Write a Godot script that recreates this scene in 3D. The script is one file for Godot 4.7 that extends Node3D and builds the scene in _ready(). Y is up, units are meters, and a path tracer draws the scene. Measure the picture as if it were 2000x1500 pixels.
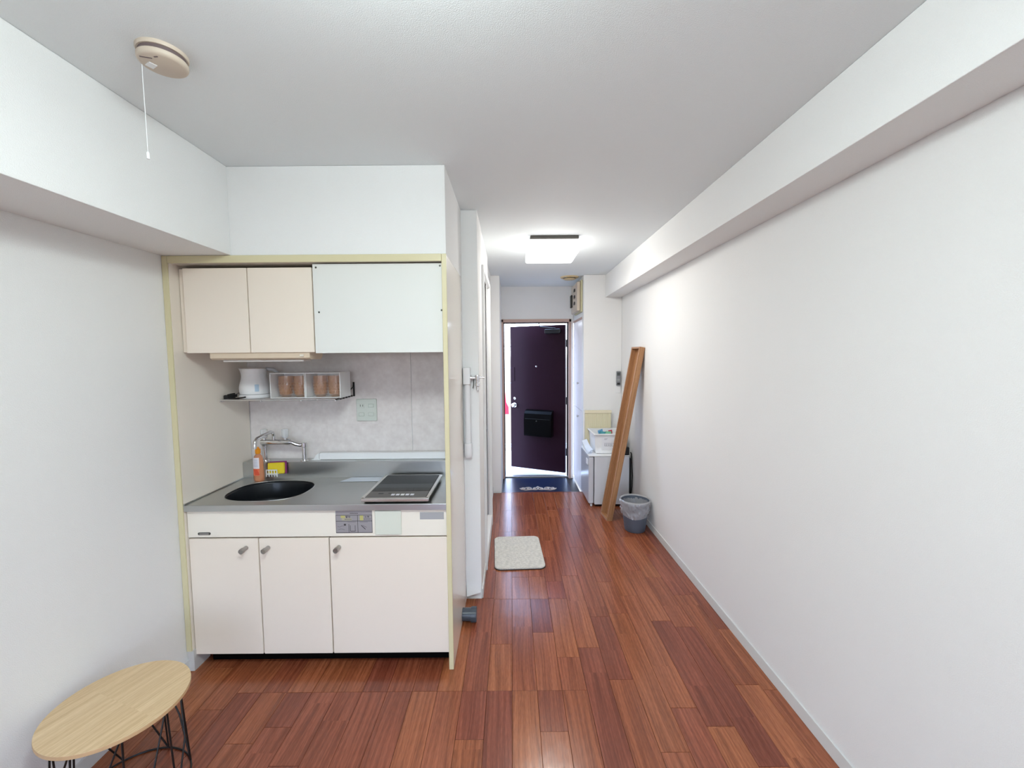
extends Node3D
# A narrow studio: kitchenette on the left, corridor to a dark entrance door that stands ajar.

var M := {}
var rng := RandomNumberGenerator.new()
var used := {}

# ------------------------------------------------------------------ mesh builder
class B:
	var v := PackedVector3Array()
	var n := PackedVector3Array()
	var t := PackedVector2Array()
	func tri(a: Vector3, b: Vector3, c: Vector3, na: Vector3, nb: Vector3, nc: Vector3, ua := Vector2.ZERO, ub := Vector2.ZERO, uc := Vector2.ZERO) -> void:
		if (b - a).cross(c - a).dot(na + nb + nc) > 0.0:
			v.append_array([a, c, b]); n.append_array([na, nc, nb]); t.append_array([ua, uc, ub])
		else:
			v.append_array([a, b, c]); n.append_array([na, nb, nc]); t.append_array([ua, ub, uc])
	func quad(p: Array, m: Array, u: Array) -> void:
		tri(p[0], p[1], p[2], m[0], m[1], m[2], u[0], u[1], u[2])
		tri(p[0], p[2], p[3], m[0], m[2], m[3], u[0], u[2], u[3])
	# box with chamfered, softly shaded edges; g is the axis along which the grain runs
	func box(c: Vector3, s: Vector3, bev := 0.002, g := 0, off := Vector2.ZERO, bas := Basis.IDENTITY) -> void:
		var h := s * 0.5
		bev = minf(bev, minf(h.x, minf(h.y, h.z)) * 0.9)
		var ax := [Vector3.RIGHT, Vector3.UP, Vector3.BACK]
		var uvf := func(p: Vector3, i: int) -> Vector2:
			var j := (i + 1) % 3
			var k := (i + 2) % 3
			if k == g:
				var q := j
				j = k
				k = q
			return Vector2(p[j], p[k]) + off
		var P := func(i: int, s0: Vector3) -> Vector3:
			var p := Vector3.ZERO
			for a in 3:
				p[a] = s0[a] * (h[a] if a == i else h[a] - bev)
			return p
		for i in 3:
			for sg in [-1.0, 1.0]:
				var j := (i + 1) % 3
				var k := (i + 2) % 3
				var ps := []
				var us := []
				var nn: Vector3 = bas * (ax[i] * sg)
				for cc in [[-1, -1], [1, -1], [1, 1], [-1, 1]]:
					var s0 := Vector3.ZERO
					s0[i] = sg
					s0[j] = cc[0]
					s0[k] = cc[1]
					var p: Vector3 = P.call(i, s0)
					ps.append(c + bas * p)
					us.append(uvf.call(p, i))
				quad(ps, [nn, nn, nn, nn], us)
		if bev <= 0.0:
			return
		for i in 3:
			var j := (i + 1) % 3
			var k := (i + 2) % 3
			for sj in [-1.0, 1.0]:
				for sk in [-1.0, 1.0]:
					var ps := []
					var ns := []
					var us := []
					for e in [[-1.0, j], [1.0, j], [1.0, k], [-1.0, k]]:
						var s0 := Vector3.ZERO
						s0[i] = e[0]
						s0[j] = sj
						s0[k] = sk
						var p: Vector3 = P.call(e[1], s0)
						ps.append(c + bas * p)
						ns.append(bas * (ax[e[1]] * s0[e[1]]))
						us.append(uvf.call(p, j))
					quad(ps, ns, us)
		for sx in [-1.0, 1.0]:
			for sy in [-1.0, 1.0]:
				for sz in [-1.0, 1.0]:
					var s0 := Vector3(sx, sy, sz)
					tri(c + bas * P.call(0, s0), c + bas * P.call(1, s0), c + bas * P.call(2, s0), bas * (ax[0] * sx), bas * (ax[1] * sy), bas * (ax[2] * sz))
	func mm(x0: float, x1: float, y0: float, y1: float, z0: float, z1: float, bev := 0.002, g := 0, off := Vector2.ZERO) -> void:
		box(Vector3((x0 + x1) / 2, (y0 + y1) / 2, (z0 + z1) / 2), Vector3(absf(x1 - x0), absf(y1 - y0), absf(z1 - z0)), bev, g, off)
	# profile of (radius, height) turned about an axis
	func lathe(pr: Array, seg := 24, o := Vector3.ZERO, bas := Basis.IDENTITY, flat := 0.75) -> void:
		var sn := []
		for k in pr.size() - 1:
			var d: Vector2 = pr[k + 1] - pr[k]
			sn.append(Vector2(d.y, -d.x).normalized() if d.length() > 1e-9 else Vector2.RIGHT)
		for k in pr.size() - 1:
			var n0: Vector2 = sn[k]
			var n1: Vector2 = sn[k]
			if k > 0 and sn[k - 1].dot(sn[k]) > flat:
				n0 = (sn[k - 1] + sn[k]).normalized()
			if k < pr.size() - 2 and sn[k + 1].dot(sn[k]) > flat:
				n1 = (sn[k + 1] + sn[k]).normalized()
			for i in seg:
				var a0 := TAU * i / seg
				var a1 := TAU * (i + 1) / seg
				var c0 := Vector3(cos(a0), 0, sin(a0))
				var c1 := Vector3(cos(a1), 0, sin(a1))
				var p0: Vector2 = pr[k]
				var p1: Vector2 = pr[k + 1]
				var up := Vector3.UP
				quad([o + bas * (c0 * p0.x + up * p0.y), o + bas * (c1 * p0.x + up * p0.y), o + bas * (c1 * p1.x + up * p1.y), o + bas * (c0 * p1.x + up * p1.y)],
					[bas * (c0 * n0.x + up * n0.y), bas * (c1 * n0.x + up * n0.y), bas * (c1 * n1.x + up * n1.y), bas * (c0 * n1.x + up * n1.y)],
					[Vector2(a0, p0.y), Vector2(a1, p0.y), Vector2(a1, p1.y), Vector2(a0, p1.y)])
	func tube(pts: Array, r: float, seg := 8, caps := true) -> void:
		var fr := []
		var up := Vector3.UP
		for k in pts.size():
			var d: Vector3 = (pts[mini(k + 1, pts.size() - 1)] - pts[maxi(k - 1, 0)]).normalized()
			if k == 0 and absf(d.dot(up)) > 0.95:
				up = Vector3.RIGHT
			var s := (up - d * up.dot(d)).normalized()
			up = s
			fr.append([s, d.cross(s), d])
		for k in pts.size() - 1:
			for i in seg:
				var ps := []
				var ns := []
				for e in [[k, i], [k, i + 1], [k + 1, i + 1], [k + 1, i]]:
					var a: float = TAU * e[1] / seg
					var nn: Vector3 = fr[e[0]][0] * cos(a) + fr[e[0]][1] * sin(a)
					ns.append(nn)
					ps.append(pts[e[0]] + nn * r)
				quad(ps, ns, [Vector2.ZERO, Vector2.ZERO, Vector2.ZERO, Vector2.ZERO])
		if caps:
			for k in [0, pts.size() - 1]:
				var nn: Vector3 = fr[k][2] * (-1.0 if k == 0 else 1.0)
				for i in seg:
					var a := TAU * i / seg
					var b := TAU * (i + 1) / seg
					tri(pts[k], pts[k] + (fr[k][0] * cos(a) + fr[k][1] * sin(a)) * r, pts[k] + (fr[k][0] * cos(b) + fr[k][1] * sin(b)) * r, nn, nn, nn)
	# flat polygon in the (a, b) plane pushed from 0 to depth along c
	func prism(poly: PackedVector2Array, depth: float, o: Vector3, bas: Basis, smooth := false) -> void:
		var ids := Geometry2D.triangulate_polygon(poly)
		for z in [0.0, depth]:
			var nn: Vector3 = bas.z.normalized() * (-1.0 if z == 0.0 else 1.0) * signf(depth)
			for k in range(0, ids.size(), 3):
				var q := []
				for e in 3:
					q.append(poly[ids[k + e]])
				tri(o + bas * Vector3(q[0].x, q[0].y, z), o + bas * Vector3(q[1].x, q[1].y, z), o + bas * Vector3(q[2].x, q[2].y, z), nn, nn, nn, q[0], q[1], q[2])
		var m := poly.size()
		var ccw := 1.0 if not Geometry2D.is_polygon_clockwise(poly) else -1.0
		var en := []
		for k in m:
			var d := poly[(k + 1) % m] - poly[k]
			en.append(Vector3(d.y, -d.x, 0).normalized() * ccw)
		for k in m:
			var a := poly[k]
			var b := poly[(k + 1) % m]
			var na: Vector3 = en[k]
			var nb: Vector3 = en[k]
			if smooth:
				na = (en[k] + en[(k + m - 1) % m]).normalized()
				nb = (en[k] + en[(k + 1) % m]).normalized()
			na = bas * na
			nb = bas * nb
			quad([o + bas * Vector3(a.x, a.y, 0), o + bas * Vector3(b.x, b.y, 0), o + bas * Vector3(b.x, b.y, depth), o + bas * Vector3(a.x, a.y, depth)], [na, nb, nb, na],
				[a, b, b + Vector2(0, 0.01), a + Vector2(0, 0.01)])
	# smooth surface from a function of (u, v) in 0..1
	func grid(nu: int, nv: int, f: Callable) -> void:
		var P := []
		for i in nu + 1:
			for j in nv + 1:
				P.append(f.call(float(i) / nu, float(j) / nv))
		var N := []
		for i in nu + 1:
			for j in nv + 1:
				var du: Vector3 = P[mini(i + 1, nu) * (nv + 1) + j] - P[maxi(i - 1, 0) * (nv + 1) + j]
				var dv: Vector3 = P[i * (nv + 1) + mini(j + 1, nv)] - P[i * (nv + 1) + maxi(j - 1, 0)]
				N.append(dv.cross(du).normalized())
		for i in nu:
			for j in nv:
				var q := [i * (nv + 1) + j, (i + 1) * (nv + 1) + j, (i + 1) * (nv + 1) + j + 1, i * (nv + 1) + j + 1]
				var ps := []
				var ns := []
				var us := []
				for e in q:
					ps.append(P[e])
					ns.append(N[e])
					us.append(Vector2(float(e / (nv + 1)) / nu, float(e % (nv + 1)) / nv))
				quad(ps, ns, us)
	func mesh() -> ArrayMesh:
		var a := []
		a.resize(Mesh.ARRAY_MAX)
		a[Mesh.ARRAY_VERTEX] = v
		a[Mesh.ARRAY_NORMAL] = n
		a[Mesh.ARRAY_TEX_UV] = t
		var am := ArrayMesh.new()
		am.add_surface_from_arrays(Mesh.PRIMITIVE_TRIANGLES, a)
		return am

# ------------------------------------------------------------------ nodes
func numbered(s: String) -> String:
	if not used.has(s):
		used[s] = 0
		return s
	used[s] += 1
	return "%s_%03d" % [s, used[s]]

func thing(called: String, label: String, category: String, at := Vector3.ZERO, group := "") -> Node3D:
	var o := Node3D.new()
	o.name = numbered(called)
	add_child(o)
	o.position = at
	o.set_meta("label", label)
	o.set_meta("category", category)
	if group:
		o.set_meta("group", group)
	return o

func part(parent: Node3D, called: String, b: B, m: Material, label := "") -> MeshInstance3D:
	var o := MeshInstance3D.new()
	o.name = called
	o.mesh = b.mesh()
	o.material_override = m
	o.cast_shadow = GeometryInstance3D.SHADOW_CASTING_SETTING_ON
	if parent == self:
		o.name = numbered(called)
		add_child(o)
	else:
		parent.add_child(o, true)
	if label:
		o.set_meta("label", label)
	return o

func struct(called: String, b: B, m: Material, label: String, category: String) -> MeshInstance3D:
	var o := part(self, called, b, m, label)
	o.set_meta("category", category)
	o.set_meta("kind", "structure")
	return o

func single(called: String, b: B, m: Material, label: String, category: String, group := "") -> MeshInstance3D:
	var o := part(self, called, b, m, label)
	o.set_meta("category", category)
	if group:
		o.set_meta("group", group)
	return o

func bx(x0: float, x1: float, y0: float, y1: float, z0: float, z1: float, bev := 0.002, g := 0, off := Vector2.ZERO) -> B:
	var b := B.new()
	b.mm(x0, x1, y0, y1, z0, z1, bev, g, off)
	return b

# ------------------------------------------------------------------ materials
func mat(c: Color, rough := 0.6, metal := 0.0, spec := 0.5) -> StandardMaterial3D:
	var m := StandardMaterial3D.new()
	m.albedo_color = c
	m.roughness = rough
	m.metallic = metal
	m.metallic_specular = spec
	return m

func noise(freq: float, seed_: int, oct := 3) -> FastNoiseLite:
	var f := FastNoiseLite.new()
	f.seed = seed_
	f.noise_type = FastNoiseLite.TYPE_SIMPLEX_SMOOTH
	f.frequency = freq
	f.fractal_octaves = oct
	return f

func tex(i: Image) -> ImageTexture:
	i.generate_mipmaps()
	return ImageTexture.create_from_image(i)

# wood grain running along u; values around 1 multiply the albedo colour
func wood_image(w: int, h: int, seed_: int, contrast: float, dark: Color, light: Color) -> Image:
	var im := Image.create(w, h, false, Image.FORMAT_RGB8)
	var a := noise(1.0, seed_, 3)
	var b := noise(1.0, seed_ + 7, 2)
	var c := noise(1.0, seed_ + 13, 2)
	for x in w:
		for y in h:
			var u := float(x) / w
			var q := float(y) / h
			# blend the two ends so the pattern repeats along the grain
			var warp := c.get_noise_2d(u * 1.3, q * 3.0) * 0.03
			var s := a.get_noise_2d(u * 1.4, (q + warp) * 46.0) * 0.62 + b.get_noise_2d(u * 22.0, q * 110.0) * 0.36 + c.get_noise_2d(u * 1.0 + 9.0, (q + warp) * 13.0) * 0.6
			im.set_pixel(x, y, dark.lerp(light, clampf(0.5 + s * contrast, 0.0, 1.0)))
	return im

func weave_normal(size: int, seed_: int, fr: float, amount: float) -> ImageTexture:
	var f := noise(fr, seed_, 3)
	var im := f.get_seamless_image(size, size)
	im.convert(Image.FORMAT_RGBA8)
	im.bump_map_to_normal_map(amount)
	return tex(im)

func make_materials() -> void:
	var paper := mat(Color(0.925, 0.925, 0.922), 0.85, 0.0, 0.3)
	paper.uv1_triplanar = true
	paper.uv1_world_triplanar = true
	paper.uv1_scale = Vector3(4, 4, 4)
	paper.normal_enabled = true
	paper.normal_texture = weave_normal(512, 3, 0.11, 4.0)
	paper.normal_scale = 0.35
	M.paper = paper
	var ceil := paper.duplicate()
	ceil.albedo_color = Color(0.92, 0.94, 0.945)
	M.ceil = ceil
	M.paint = mat(Color(0.93, 0.93, 0.925), 0.45)
	M.vinyl = mat(Color(0.855, 0.86, 0.855), 0.5)
	M.cream = mat(Color(0.945, 0.90, 0.845), 0.4)
	M.cream2 = mat(Color(0.945, 0.92, 0.87), 0.4)
	M.panel = mat(Color(0.94, 0.905, 0.855), 0.16)
	M.edge = mat(Color(0.845, 0.81, 0.66), 0.4)
	M.coverwhite = mat(Color(0.89, 0.895, 0.88), 0.55)
	M.dark = mat(Color(0.06, 0.055, 0.05), 0.7)
	M.black = mat(Color(0.05, 0.05, 0.055), 0.4)
	M.blackrubber = mat(Color(0.035, 0.035, 0.04), 0.75)
	M.chrome = mat(Color(0.86, 0.86, 0.87), 0.12, 1.0)
	M.satin = mat(Color(0.68, 0.67, 0.66), 0.3, 1.0)
	M.plastic = mat(Color(0.93, 0.935, 0.94), 0.35)
	M.plasticgrey = mat(Color(0.72, 0.73, 0.75), 0.4)
	M.beige = mat(Color(0.85, 0.78, 0.69), 0.4)
	M.old = mat(Color(0.80, 0.745, 0.68), 0.5)
	M.greyslot = mat(Color(0.42, 0.36, 0.36), 0.6)
	M.outlet = mat(Color(0.81, 0.835, 0.805), 0.4)
	M.blank = mat(Color(0.865, 0.88, 0.83), 0.4)
	M.pvc = mat(Color(0.92, 0.92, 0.93), 0.3)
	M.pvcdark = mat(Color(0.24, 0.27, 0.31), 0.35)
	M.screw = mat(Color(0.35, 0.36, 0.34), 0.35, 0.8)
	# stainless with brushed streaks
	var st := Image.create(512, 256, false, Image.FORMAT_RGB8)
	var sn := noise(1.0, 44, 2)
	for x in 512:
		for y in 256:
			var s := 0.78 + 0.04 * sn.get_noise_2d(x * 0.012, y * 0.9)
			st.set_pixel(x, y, Color(s, s, s))
	var steel := mat(Color(0.76, 0.765, 0.76), 0.40, 1.0)
	steel.roughness_texture = tex(st)
	steel.uv1_triplanar = true
	steel.uv1_scale = Vector3(1.5, 1.5, 1.5)
	M.steel = steel
	M.basin = mat(Color(0.13, 0.145, 0.165), 0.3, 0.3)
	# floor planks: one grain, several dye tones
	var wood := tex(wood_image(1024, 256, 5, 0.52, Color(0.60, 0.53, 0.50), Color(1.0, 1.0, 1.0)))
	var tones := [Color(0.700, 0.414, 0.290), Color(0.730, 0.442, 0.302), Color(0.660, 0.377, 0.269), Color(0.710, 0.428, 0.286), Color(0.620, 0.344, 0.260), Color(0.750, 0.465, 0.311), Color(0.670, 0.381, 0.281), Color(0.690, 0.405, 0.273)]
	var fn := weave_normal(256, 8, 0.02, 1.2)
	M.planks = []
	for c in tones:
		var p := mat(c, 0.2, 0.0, 0.5)
		p.albedo_texture = wood
		p.uv1_scale = Vector3(1.0, 2.2, 1.0)
		p.normal_enabled = true
		p.normal_texture = fn
		p.normal_scale = 0.12
		M.planks.append(p)
	# pale board top of the side table, and the oak of the long box
	var pale := mat(Color(0.925, 0.825, 0.675), 0.45)
	pale.albedo_texture = tex(wood_image(512, 256, 21, 0.5, Color(0.85, 0.8, 0.73), Color(1, 1, 1)))
	pale.uv1_scale = Vector3(1.2, 2.4, 1)
	M.pale = pale
	var oak := mat(Color(0.74, 0.56, 0.40), 0.5)
	oak.albedo_texture = tex(wood_image(512, 128, 31, 0.6, Color(0.74, 0.68, 0.62), Color(1, 1, 1)))
	oak.uv1_scale = Vector3(1.0, 4.0, 1)
	M.oak = oak
	# marbled kitchen splash board
	var mi := Image.create(512, 512, false, Image.FORMAT_RGB8)
	var m1 := noise(0.012, 61, 5)
	var m2 := noise(0.035, 62, 4)
	for x in 512:
		for y in 512:
			var s := clampf(0.5 + 0.5 * m1.get_noise_2d(x, y) + 0.35 * m2.get_noise_2d(x, y), 0, 1)
			mi.set_pixel(x, y, Color(0.855, 0.825, 0.815).lerp(Color(0.925, 0.905, 0.895), s))
	var sp := mat(Color.WHITE, 0.3)
	sp.albedo_texture = tex(mi)
	sp.uv1_scale = Vector3(1.4, 1.4, 1)
	M.splash = sp
	M.maroon = mat(Color(0.135, 0.05, 0.10), 0.42, 0.0, 0.25)
	M.blackmail = mat(Color(0.03, 0.028, 0.03), 0.3, 0.0, 0.2)
	M.jamb = mat(Color(0.74, 0.62, 0.57), 0.5)
	M.jambdark = mat(Color(0.14, 0.09, 0.085), 0.5)
	M.cabinet = mat(Color(0.935, 0.91, 0.915), 0.35)
	M.fridge = mat(Color(0.83, 0.84, 0.86), 0.3)
	M.fridgedoor = mat(Color(0.80, 0.81, 0.84), 0.18)
	M.bin = mat(Color(0.33, 0.36, 0.41), 0.5)
	var bag := mat(Color(0.93, 0.93, 0.95, 0.30), 0.2)
	bag.transparency = BaseMaterial3D.TRANSPARENCY_ALPHA
	bag.cull_mode = BaseMaterial3D.CULL_DISABLED
	M.bag = bag
	var amber := mat(Color(0.86, 0.60, 0.36, 0.18), 0.06)
	amber.transparency = BaseMaterial3D.TRANSPARENCY_ALPHA
	amber.cull_mode = BaseMaterial3D.CULL_DISABLED
	M.amber = amber
	var clear := mat(Color(0.92, 0.94, 0.95, 0.35), 0.05)
	clear.transparency = BaseMaterial3D.TRANSPARENCY_ALPHA
	M.clear = clear
	var soap := mat(Color(0.95, 0.63, 0.45, 0.62), 0.12)
	soap.transparency = BaseMaterial3D.TRANSPARENCY_ALPHA
	M.soap = soap
	var pane := mat(Color(0.95, 0.97, 0.97, 0.08), 0.02)
	pane.transparency = BaseMaterial3D.TRANSPARENCY_ALPHA
	M.pane = pane
	M.orange = mat(Color(0.95, 0.60, 0.08), 0.4)
	M.yellow = mat(Color(0.92, 0.82, 0.20), 0.9)
	M.purple = mat(Color(0.55, 0.22, 0.45), 0.95)
	M.label = mat(Color(0.92, 0.92, 0.95), 0.5)
	M.red = mat(Color(0.86, 0.27, 0.13), 0.5)
	M.glassblack = mat(Color(0.025, 0.04, 0.045), 0.07, 0.0, 0.25)
	M.mat = mat(Color(0.88, 0.865, 0.835), 0.95)
	var rn := noise(0.05, 71, 3).get_seamless_image(256, 256)
	rn.convert(Image.FORMAT_RGBA8)
	rn.bump_map_to_normal_map(6.0)
	M.mat.uv1_triplanar = true
	M.mat.uv1_scale = Vector3(4, 4, 4)
	M.mat.normal_enabled = true
	M.mat.normal_texture = tex(rn)
	var pv := Image.create(256, 256, false, Image.FORMAT_RGB8)
	var pn := noise(0.03, 77, 4)
	for x in 256:
		for yy in 256:
			pv.set_pixel(x, yy, Color(0.90, 0.90, 0.90).lerp(Color.WHITE, clampf(0.5 + pn.get_noise_2d(x, yy), 0, 1)))
	M.mat.albedo_texture = tex(pv)
	M.rim = mat(Color(0.16, 0.15, 0.15), 0.9)
	M.doormat = mat(Color(0.06, 0.12, 0.24), 0.28)
	M.tile = mat(Color(0.10, 0.10, 0.11), 0.4)
	M.concrete = mat(Color(0.80, 0.80, 0.79), 0.85)
	M.aluminium = mat(Color(0.75, 0.75, 0.76), 0.35, 0.9)
	M.paperwhite = mat(Color(0.92, 0.93, 0.96), 0.7)
	M.bluish = mat(Color(0.87, 0.90, 0.95), 0.6)

func glow(c: Color, e: float) -> StandardMaterial3D:
	var m := mat(Color(0.95, 0.95, 0.95), 0.5)
	m.emission_enabled = true
	m.emission = c
	m.emission_energy_multiplier = e
	return m

# ------------------------------------------------------------------ scene
func _ready() -> void:
	rng.seed = 4711
	var cam := Camera3D.new()
	cam.name = "camera"
	cam.fov = 85.434
	cam.near = 0.05
	cam.far = 200.0
	cam.position = Vector3(0, 1.5676, 0)
	cam.rotation = Vector3(-0.069, -0.0003, -0.0082)
	add_child(cam)
	cam.current = true

	var env := Environment.new()
	env.background_mode = Environment.BG_SKY
	var sky := Sky.new()
	var sm := ProceduralSkyMaterial.new()
	sm.sky_top_color = Color(0.66, 0.78, 0.96)
	sm.sky_horizon_color = Color(0.93, 0.96, 1.0)
	sm.ground_bottom_color = Color(0.62, 0.62, 0.62)
	sm.ground_horizon_color = Color(0.80, 0.82, 0.84)
	sm.sky_energy_multiplier = 2.55
	sm.ground_energy_multiplier = 1.5
	sky.sky_material = sm
	env.sky = sky
	env.tonemap_mode = Environment.TONE_MAPPER_LINEAR
	env.tonemap_exposure = 1.5
	env.sdfgi_enabled = true
	env.ssao_enabled = true
	env.ssil_enabled = true
	var we := WorldEnvironment.new()
	we.name = "environment"
	we.environment = env
	add_child(we)

	make_materials()
	shell()
	floors()
	entrance()
	outside()
	ceiling_things()
	kitchen()
	counter_things()
	shelf_things()
	corridor_left()
	corridor_right()
	side_table()
	small_wall_things()

const XL := -1.634
const XR := 1.2345
const C := 2.45
const ZK := -1.988
const ZS := -4.68
const ZE := -5.45
const ZB := 2.4

func shell() -> void:
	struct("wall_left", bx(XL - 0.12, XL, -0.2, C, -2.65, ZB, 0), M.paper, "long white papered wall beside the round side table", "wall")
	struct("wall_left_beam", bx(XL, -1.3114, 2.0447, C, ZK, ZB, 0.003), M.paper, "white boxed beam under the ceiling above the side table wall", "beam")
	struct("wall_right", bx(XR, XR + 0.12, -0.2, C, -5.57, ZB, 0), M.paper, "long bare white papered wall opposite the kitchenette", "wall")
	struct("wall_right_beam", bx(1.0484, XR, 2.2026, C, ZS, ZB, 0.003), M.paper, "white boxed beam running above the long bare wall", "beam")
	var b := bx(XL, -0.303, 2.042, C, -2.62, ZK, 0.003)
	struct("wall_kitchen_header", b, M.paper, "white bulkhead wall above the kitchenette frame", "wall")
	# kitchen recess: back wall with three splash boards
	var kb := struct("wall_kitchen", bx(XL, -0.304, -0.2, 2.042, -2.62, -2.534, 0), M.paper, "back wall of the kitchenette recess", "wall")
	var ub := [[-1.606, -0.615], [-0.6125, -0.3225]]
	for u in ub:
		part(kb, "splash_board", bx(u[0], u[1], 0.87, 2.04, -2.5345, -2.530, 0.0012, 0, Vector2(u[0] * 3.1, 0.3)), M.splash, "mottled pinkish grey splash board")
	# pipe shaft beside the kitchenette and the corridor wall with the bathroom door
	b = bx(-0.45, -0.205, -0.2, C, -2.94, -2.59, 0.003)
	struct("wall_shaft", b, M.paper, "narrow white pipe shaft wall between kitchenette and bathroom door", "wall")
	b = bx(-0.45, -0.21, 2.20, C, -3.80, -2.94, 0.002)
	b.mm(-0.45, -0.228, -0.2, C, ZS, -3.80, 0.002)
	b.mm(-0.45, -0.30, -0.2, 2.2, -3.80, -2.94, 0)
	b.mm(-0.45, -0.129, -0.2, C, -5.57, ZS, 0.003)
	struct("wall_corridor", b, M.paper, "white corridor wall holding the bathroom door, up to the entrance", "wall")
	b = bx(0.807, XR, -0.2, C, -4.78, ZS, 0.003)
	b.mm(0.807, XR, 2.0, C, -5.57, -4.78, 0.002)
	struct("wall_entry", b, M.paper, "short white wall behind the small fridge", "wall")
	# end wall around the entrance door
	b = bx(-0.129, 0.807, 2.03, C, -5.57, ZE, 0)
	b.mm(0.775, 0.807, -0.2, 2.03, -5.57, ZE, 0)
	struct("wall_far", b, M.paper, "white wall piece above the entrance door", "wall")
	# ceiling
	struct("ceiling", bx(XL - 0.12, XR + 0.12, C, C + 0.12, -5.57, ZB + 0.12, 0), M.ceil, "flat white papered ceiling over room and corridor", "ceiling")
	# wall behind the viewer with the balcony window that lets the daylight in
	b = bx(XL - 0.12, -1.05, -0.2, C, ZB, ZB + 0.12, 0)
	b.mm(0.75, XR + 0.12, -0.2, C, ZB, ZB + 0.12, 0)
	b.mm(-1.05, 0.75, 2.0, C, ZB, ZB + 0.12, 0)
	b.mm(-1.05, 0.75, -0.2, 0.08, ZB, ZB + 0.12, 0)
	struct("wall_back", b, M.paper, "white wall behind the viewer around the balcony window", "wall")
	var fr := B.new()
	fr.mm(-1.05, -1.0, 0.08, 2.0, ZB + 0.02, ZB + 0.1)
	fr.mm(0.70, 0.75, 0.08, 2.0, ZB + 0.02, ZB + 0.1)
	fr.mm(-1.0, 0.70, 0.08, 0.13, ZB + 0.02, ZB + 0.1)
	fr.mm(-1.0, 0.70, 1.95, 2.0, ZB + 0.02, ZB + 0.1)
	fr.mm(-0.18, -0.12, 0.13, 1.95, ZB + 0.03, ZB + 0.09)
	var w := struct("window_1", fr, M.aluminium, "aluminium balcony window behind the viewer", "window")
	part(w, "pane", bx(-1.0, -0.18, 0.13, 1.95, ZB + 0.055, ZB + 0.06, 0), M.pane)
	part(w, "pane", bx(-0.12, 0.70, 0.13, 1.95, ZB + 0.065, ZB + 0.07, 0), M.pane)
	# baseboards
	struct("baseboard_right", bx(XR - 0.008, XR, 0.0005, 0.062, ZS, ZB, 0.002), M.vinyl, "pale grey vinyl baseboard along the long bare wall", "baseboard")
	struct("baseboard_left", bx(XL, XL + 0.008, 0.0005, 0.062, ZK + 0.004, ZB, 0.002), M.vinyl, "pale grey vinyl baseboard behind the side table", "baseboard")
	struct("baseboard_shaft", bx(-0.205, -0.197, 0.0005, 0.062, -2.935, -2.592, 0.002), M.vinyl, "short pale baseboard on the pipe shaft wall", "baseboard")
	struct("baseboard_corridor", bx(-0.228, -0.220, 0.0005, 0.062, ZS + 0.002, -3.85, 0.002), M.vinyl, "short pale baseboard past the bathroom door", "baseboard")

func floors() -> void:
	var sub := bx(XL, XR, -0.2, -0.0125, ZS, ZB, 0)
	var f := struct("floor", sub, M.dark, "reddish brown wood plank floor of room and corridor", "floor")
	var w := 0.1172
	var x := -0.0105 - w * 14
	var k := 0
	var rows := []
	while x < XR:
		var x0 := maxf(x, XL + 0.001)
		var x1 := minf(x + w, XR - 0.001)
		if x1 - x0 > 0.004:
			rows.append([x0, x1])
		x += w
	var last := -1
	for r in rows:
		var x0: float = r[0]
		var x1: float = r[1]
		var zfar := ZS + 0.03
		if x1 < -0.30:
			zfar = -2.53
		elif x0 < -0.24:
			zfar = -2.589
			# sliver of flooring along the corridor wall
			for e in [[-2.592, -2.94, -0.205], [-2.94, -3.80, -0.189], [-3.80, ZS + 0.03, -0.228]]:
				if e[2] < x1:
					var sl := bx(e[2] + 0.0004, x1 - 0.0004, -0.012, 0.0, e[1], e[0], 0.0011, 2, Vector2(rng.randf() * 7.0, rng.randf() * 3.0))
					part(f, "plank", sl, M.planks[rng.randi() % 8])
		var seams := [zfar]
		if x0 > -0.45 and x1 < 0.37 and zfar < -2.6:
			seams.append(-2.579)
		if x0 > -1.3 and x1 < 0.37:
			seams.append(-1.845)
		seams.append(1.0)
		# break each run into boards of uneven length
		for q in seams.size() - 1:
			var za: float = seams[q]
			var zb: float = seams[q + 1]
			var z := za
			var first := true
			while z < zb - 0.001:
				var l := rng.randf_range(0.32, 0.92)
				if first:
					l = rng.randf_range(0.15, 0.8)
				first = false
				if z + l > zb - 0.14:
					l = zb - z
				var gap := 0.0004
				var pb := bx(x0 + gap, x1 - gap, -0.012, 0.0, z + gap, z + l - gap, 0.0011, 2, Vector2(rng.randf() * 7.0, rng.randf() * 3.0))
				var pick := rng.randi() % 8
				if pick == last:
					pick = (pick + 1 + rng.randi() % 6) % 8
				last = pick
				part(f, "plank", pb, M.planks[pick])
				z += l
				k += 1
	# the part behind the viewer, out of sight
	var rest := bx(XL + 0.001, XR - 0.001, -0.012, 0.0, 1.0005, ZB, 0.001, 2)
	var o := part(f, "plank_field", rest, M.planks[0])
	o.set_meta("kind", "stuff")
	# nosing of the step down to the entrance
	part(f, "step_nosing", bx(-0.129, 0.807, -0.012, 0.0005, ZS, ZS + 0.0295, 0.003, 0, Vector2(0.3, 0.2)), M.planks[4])

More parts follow.
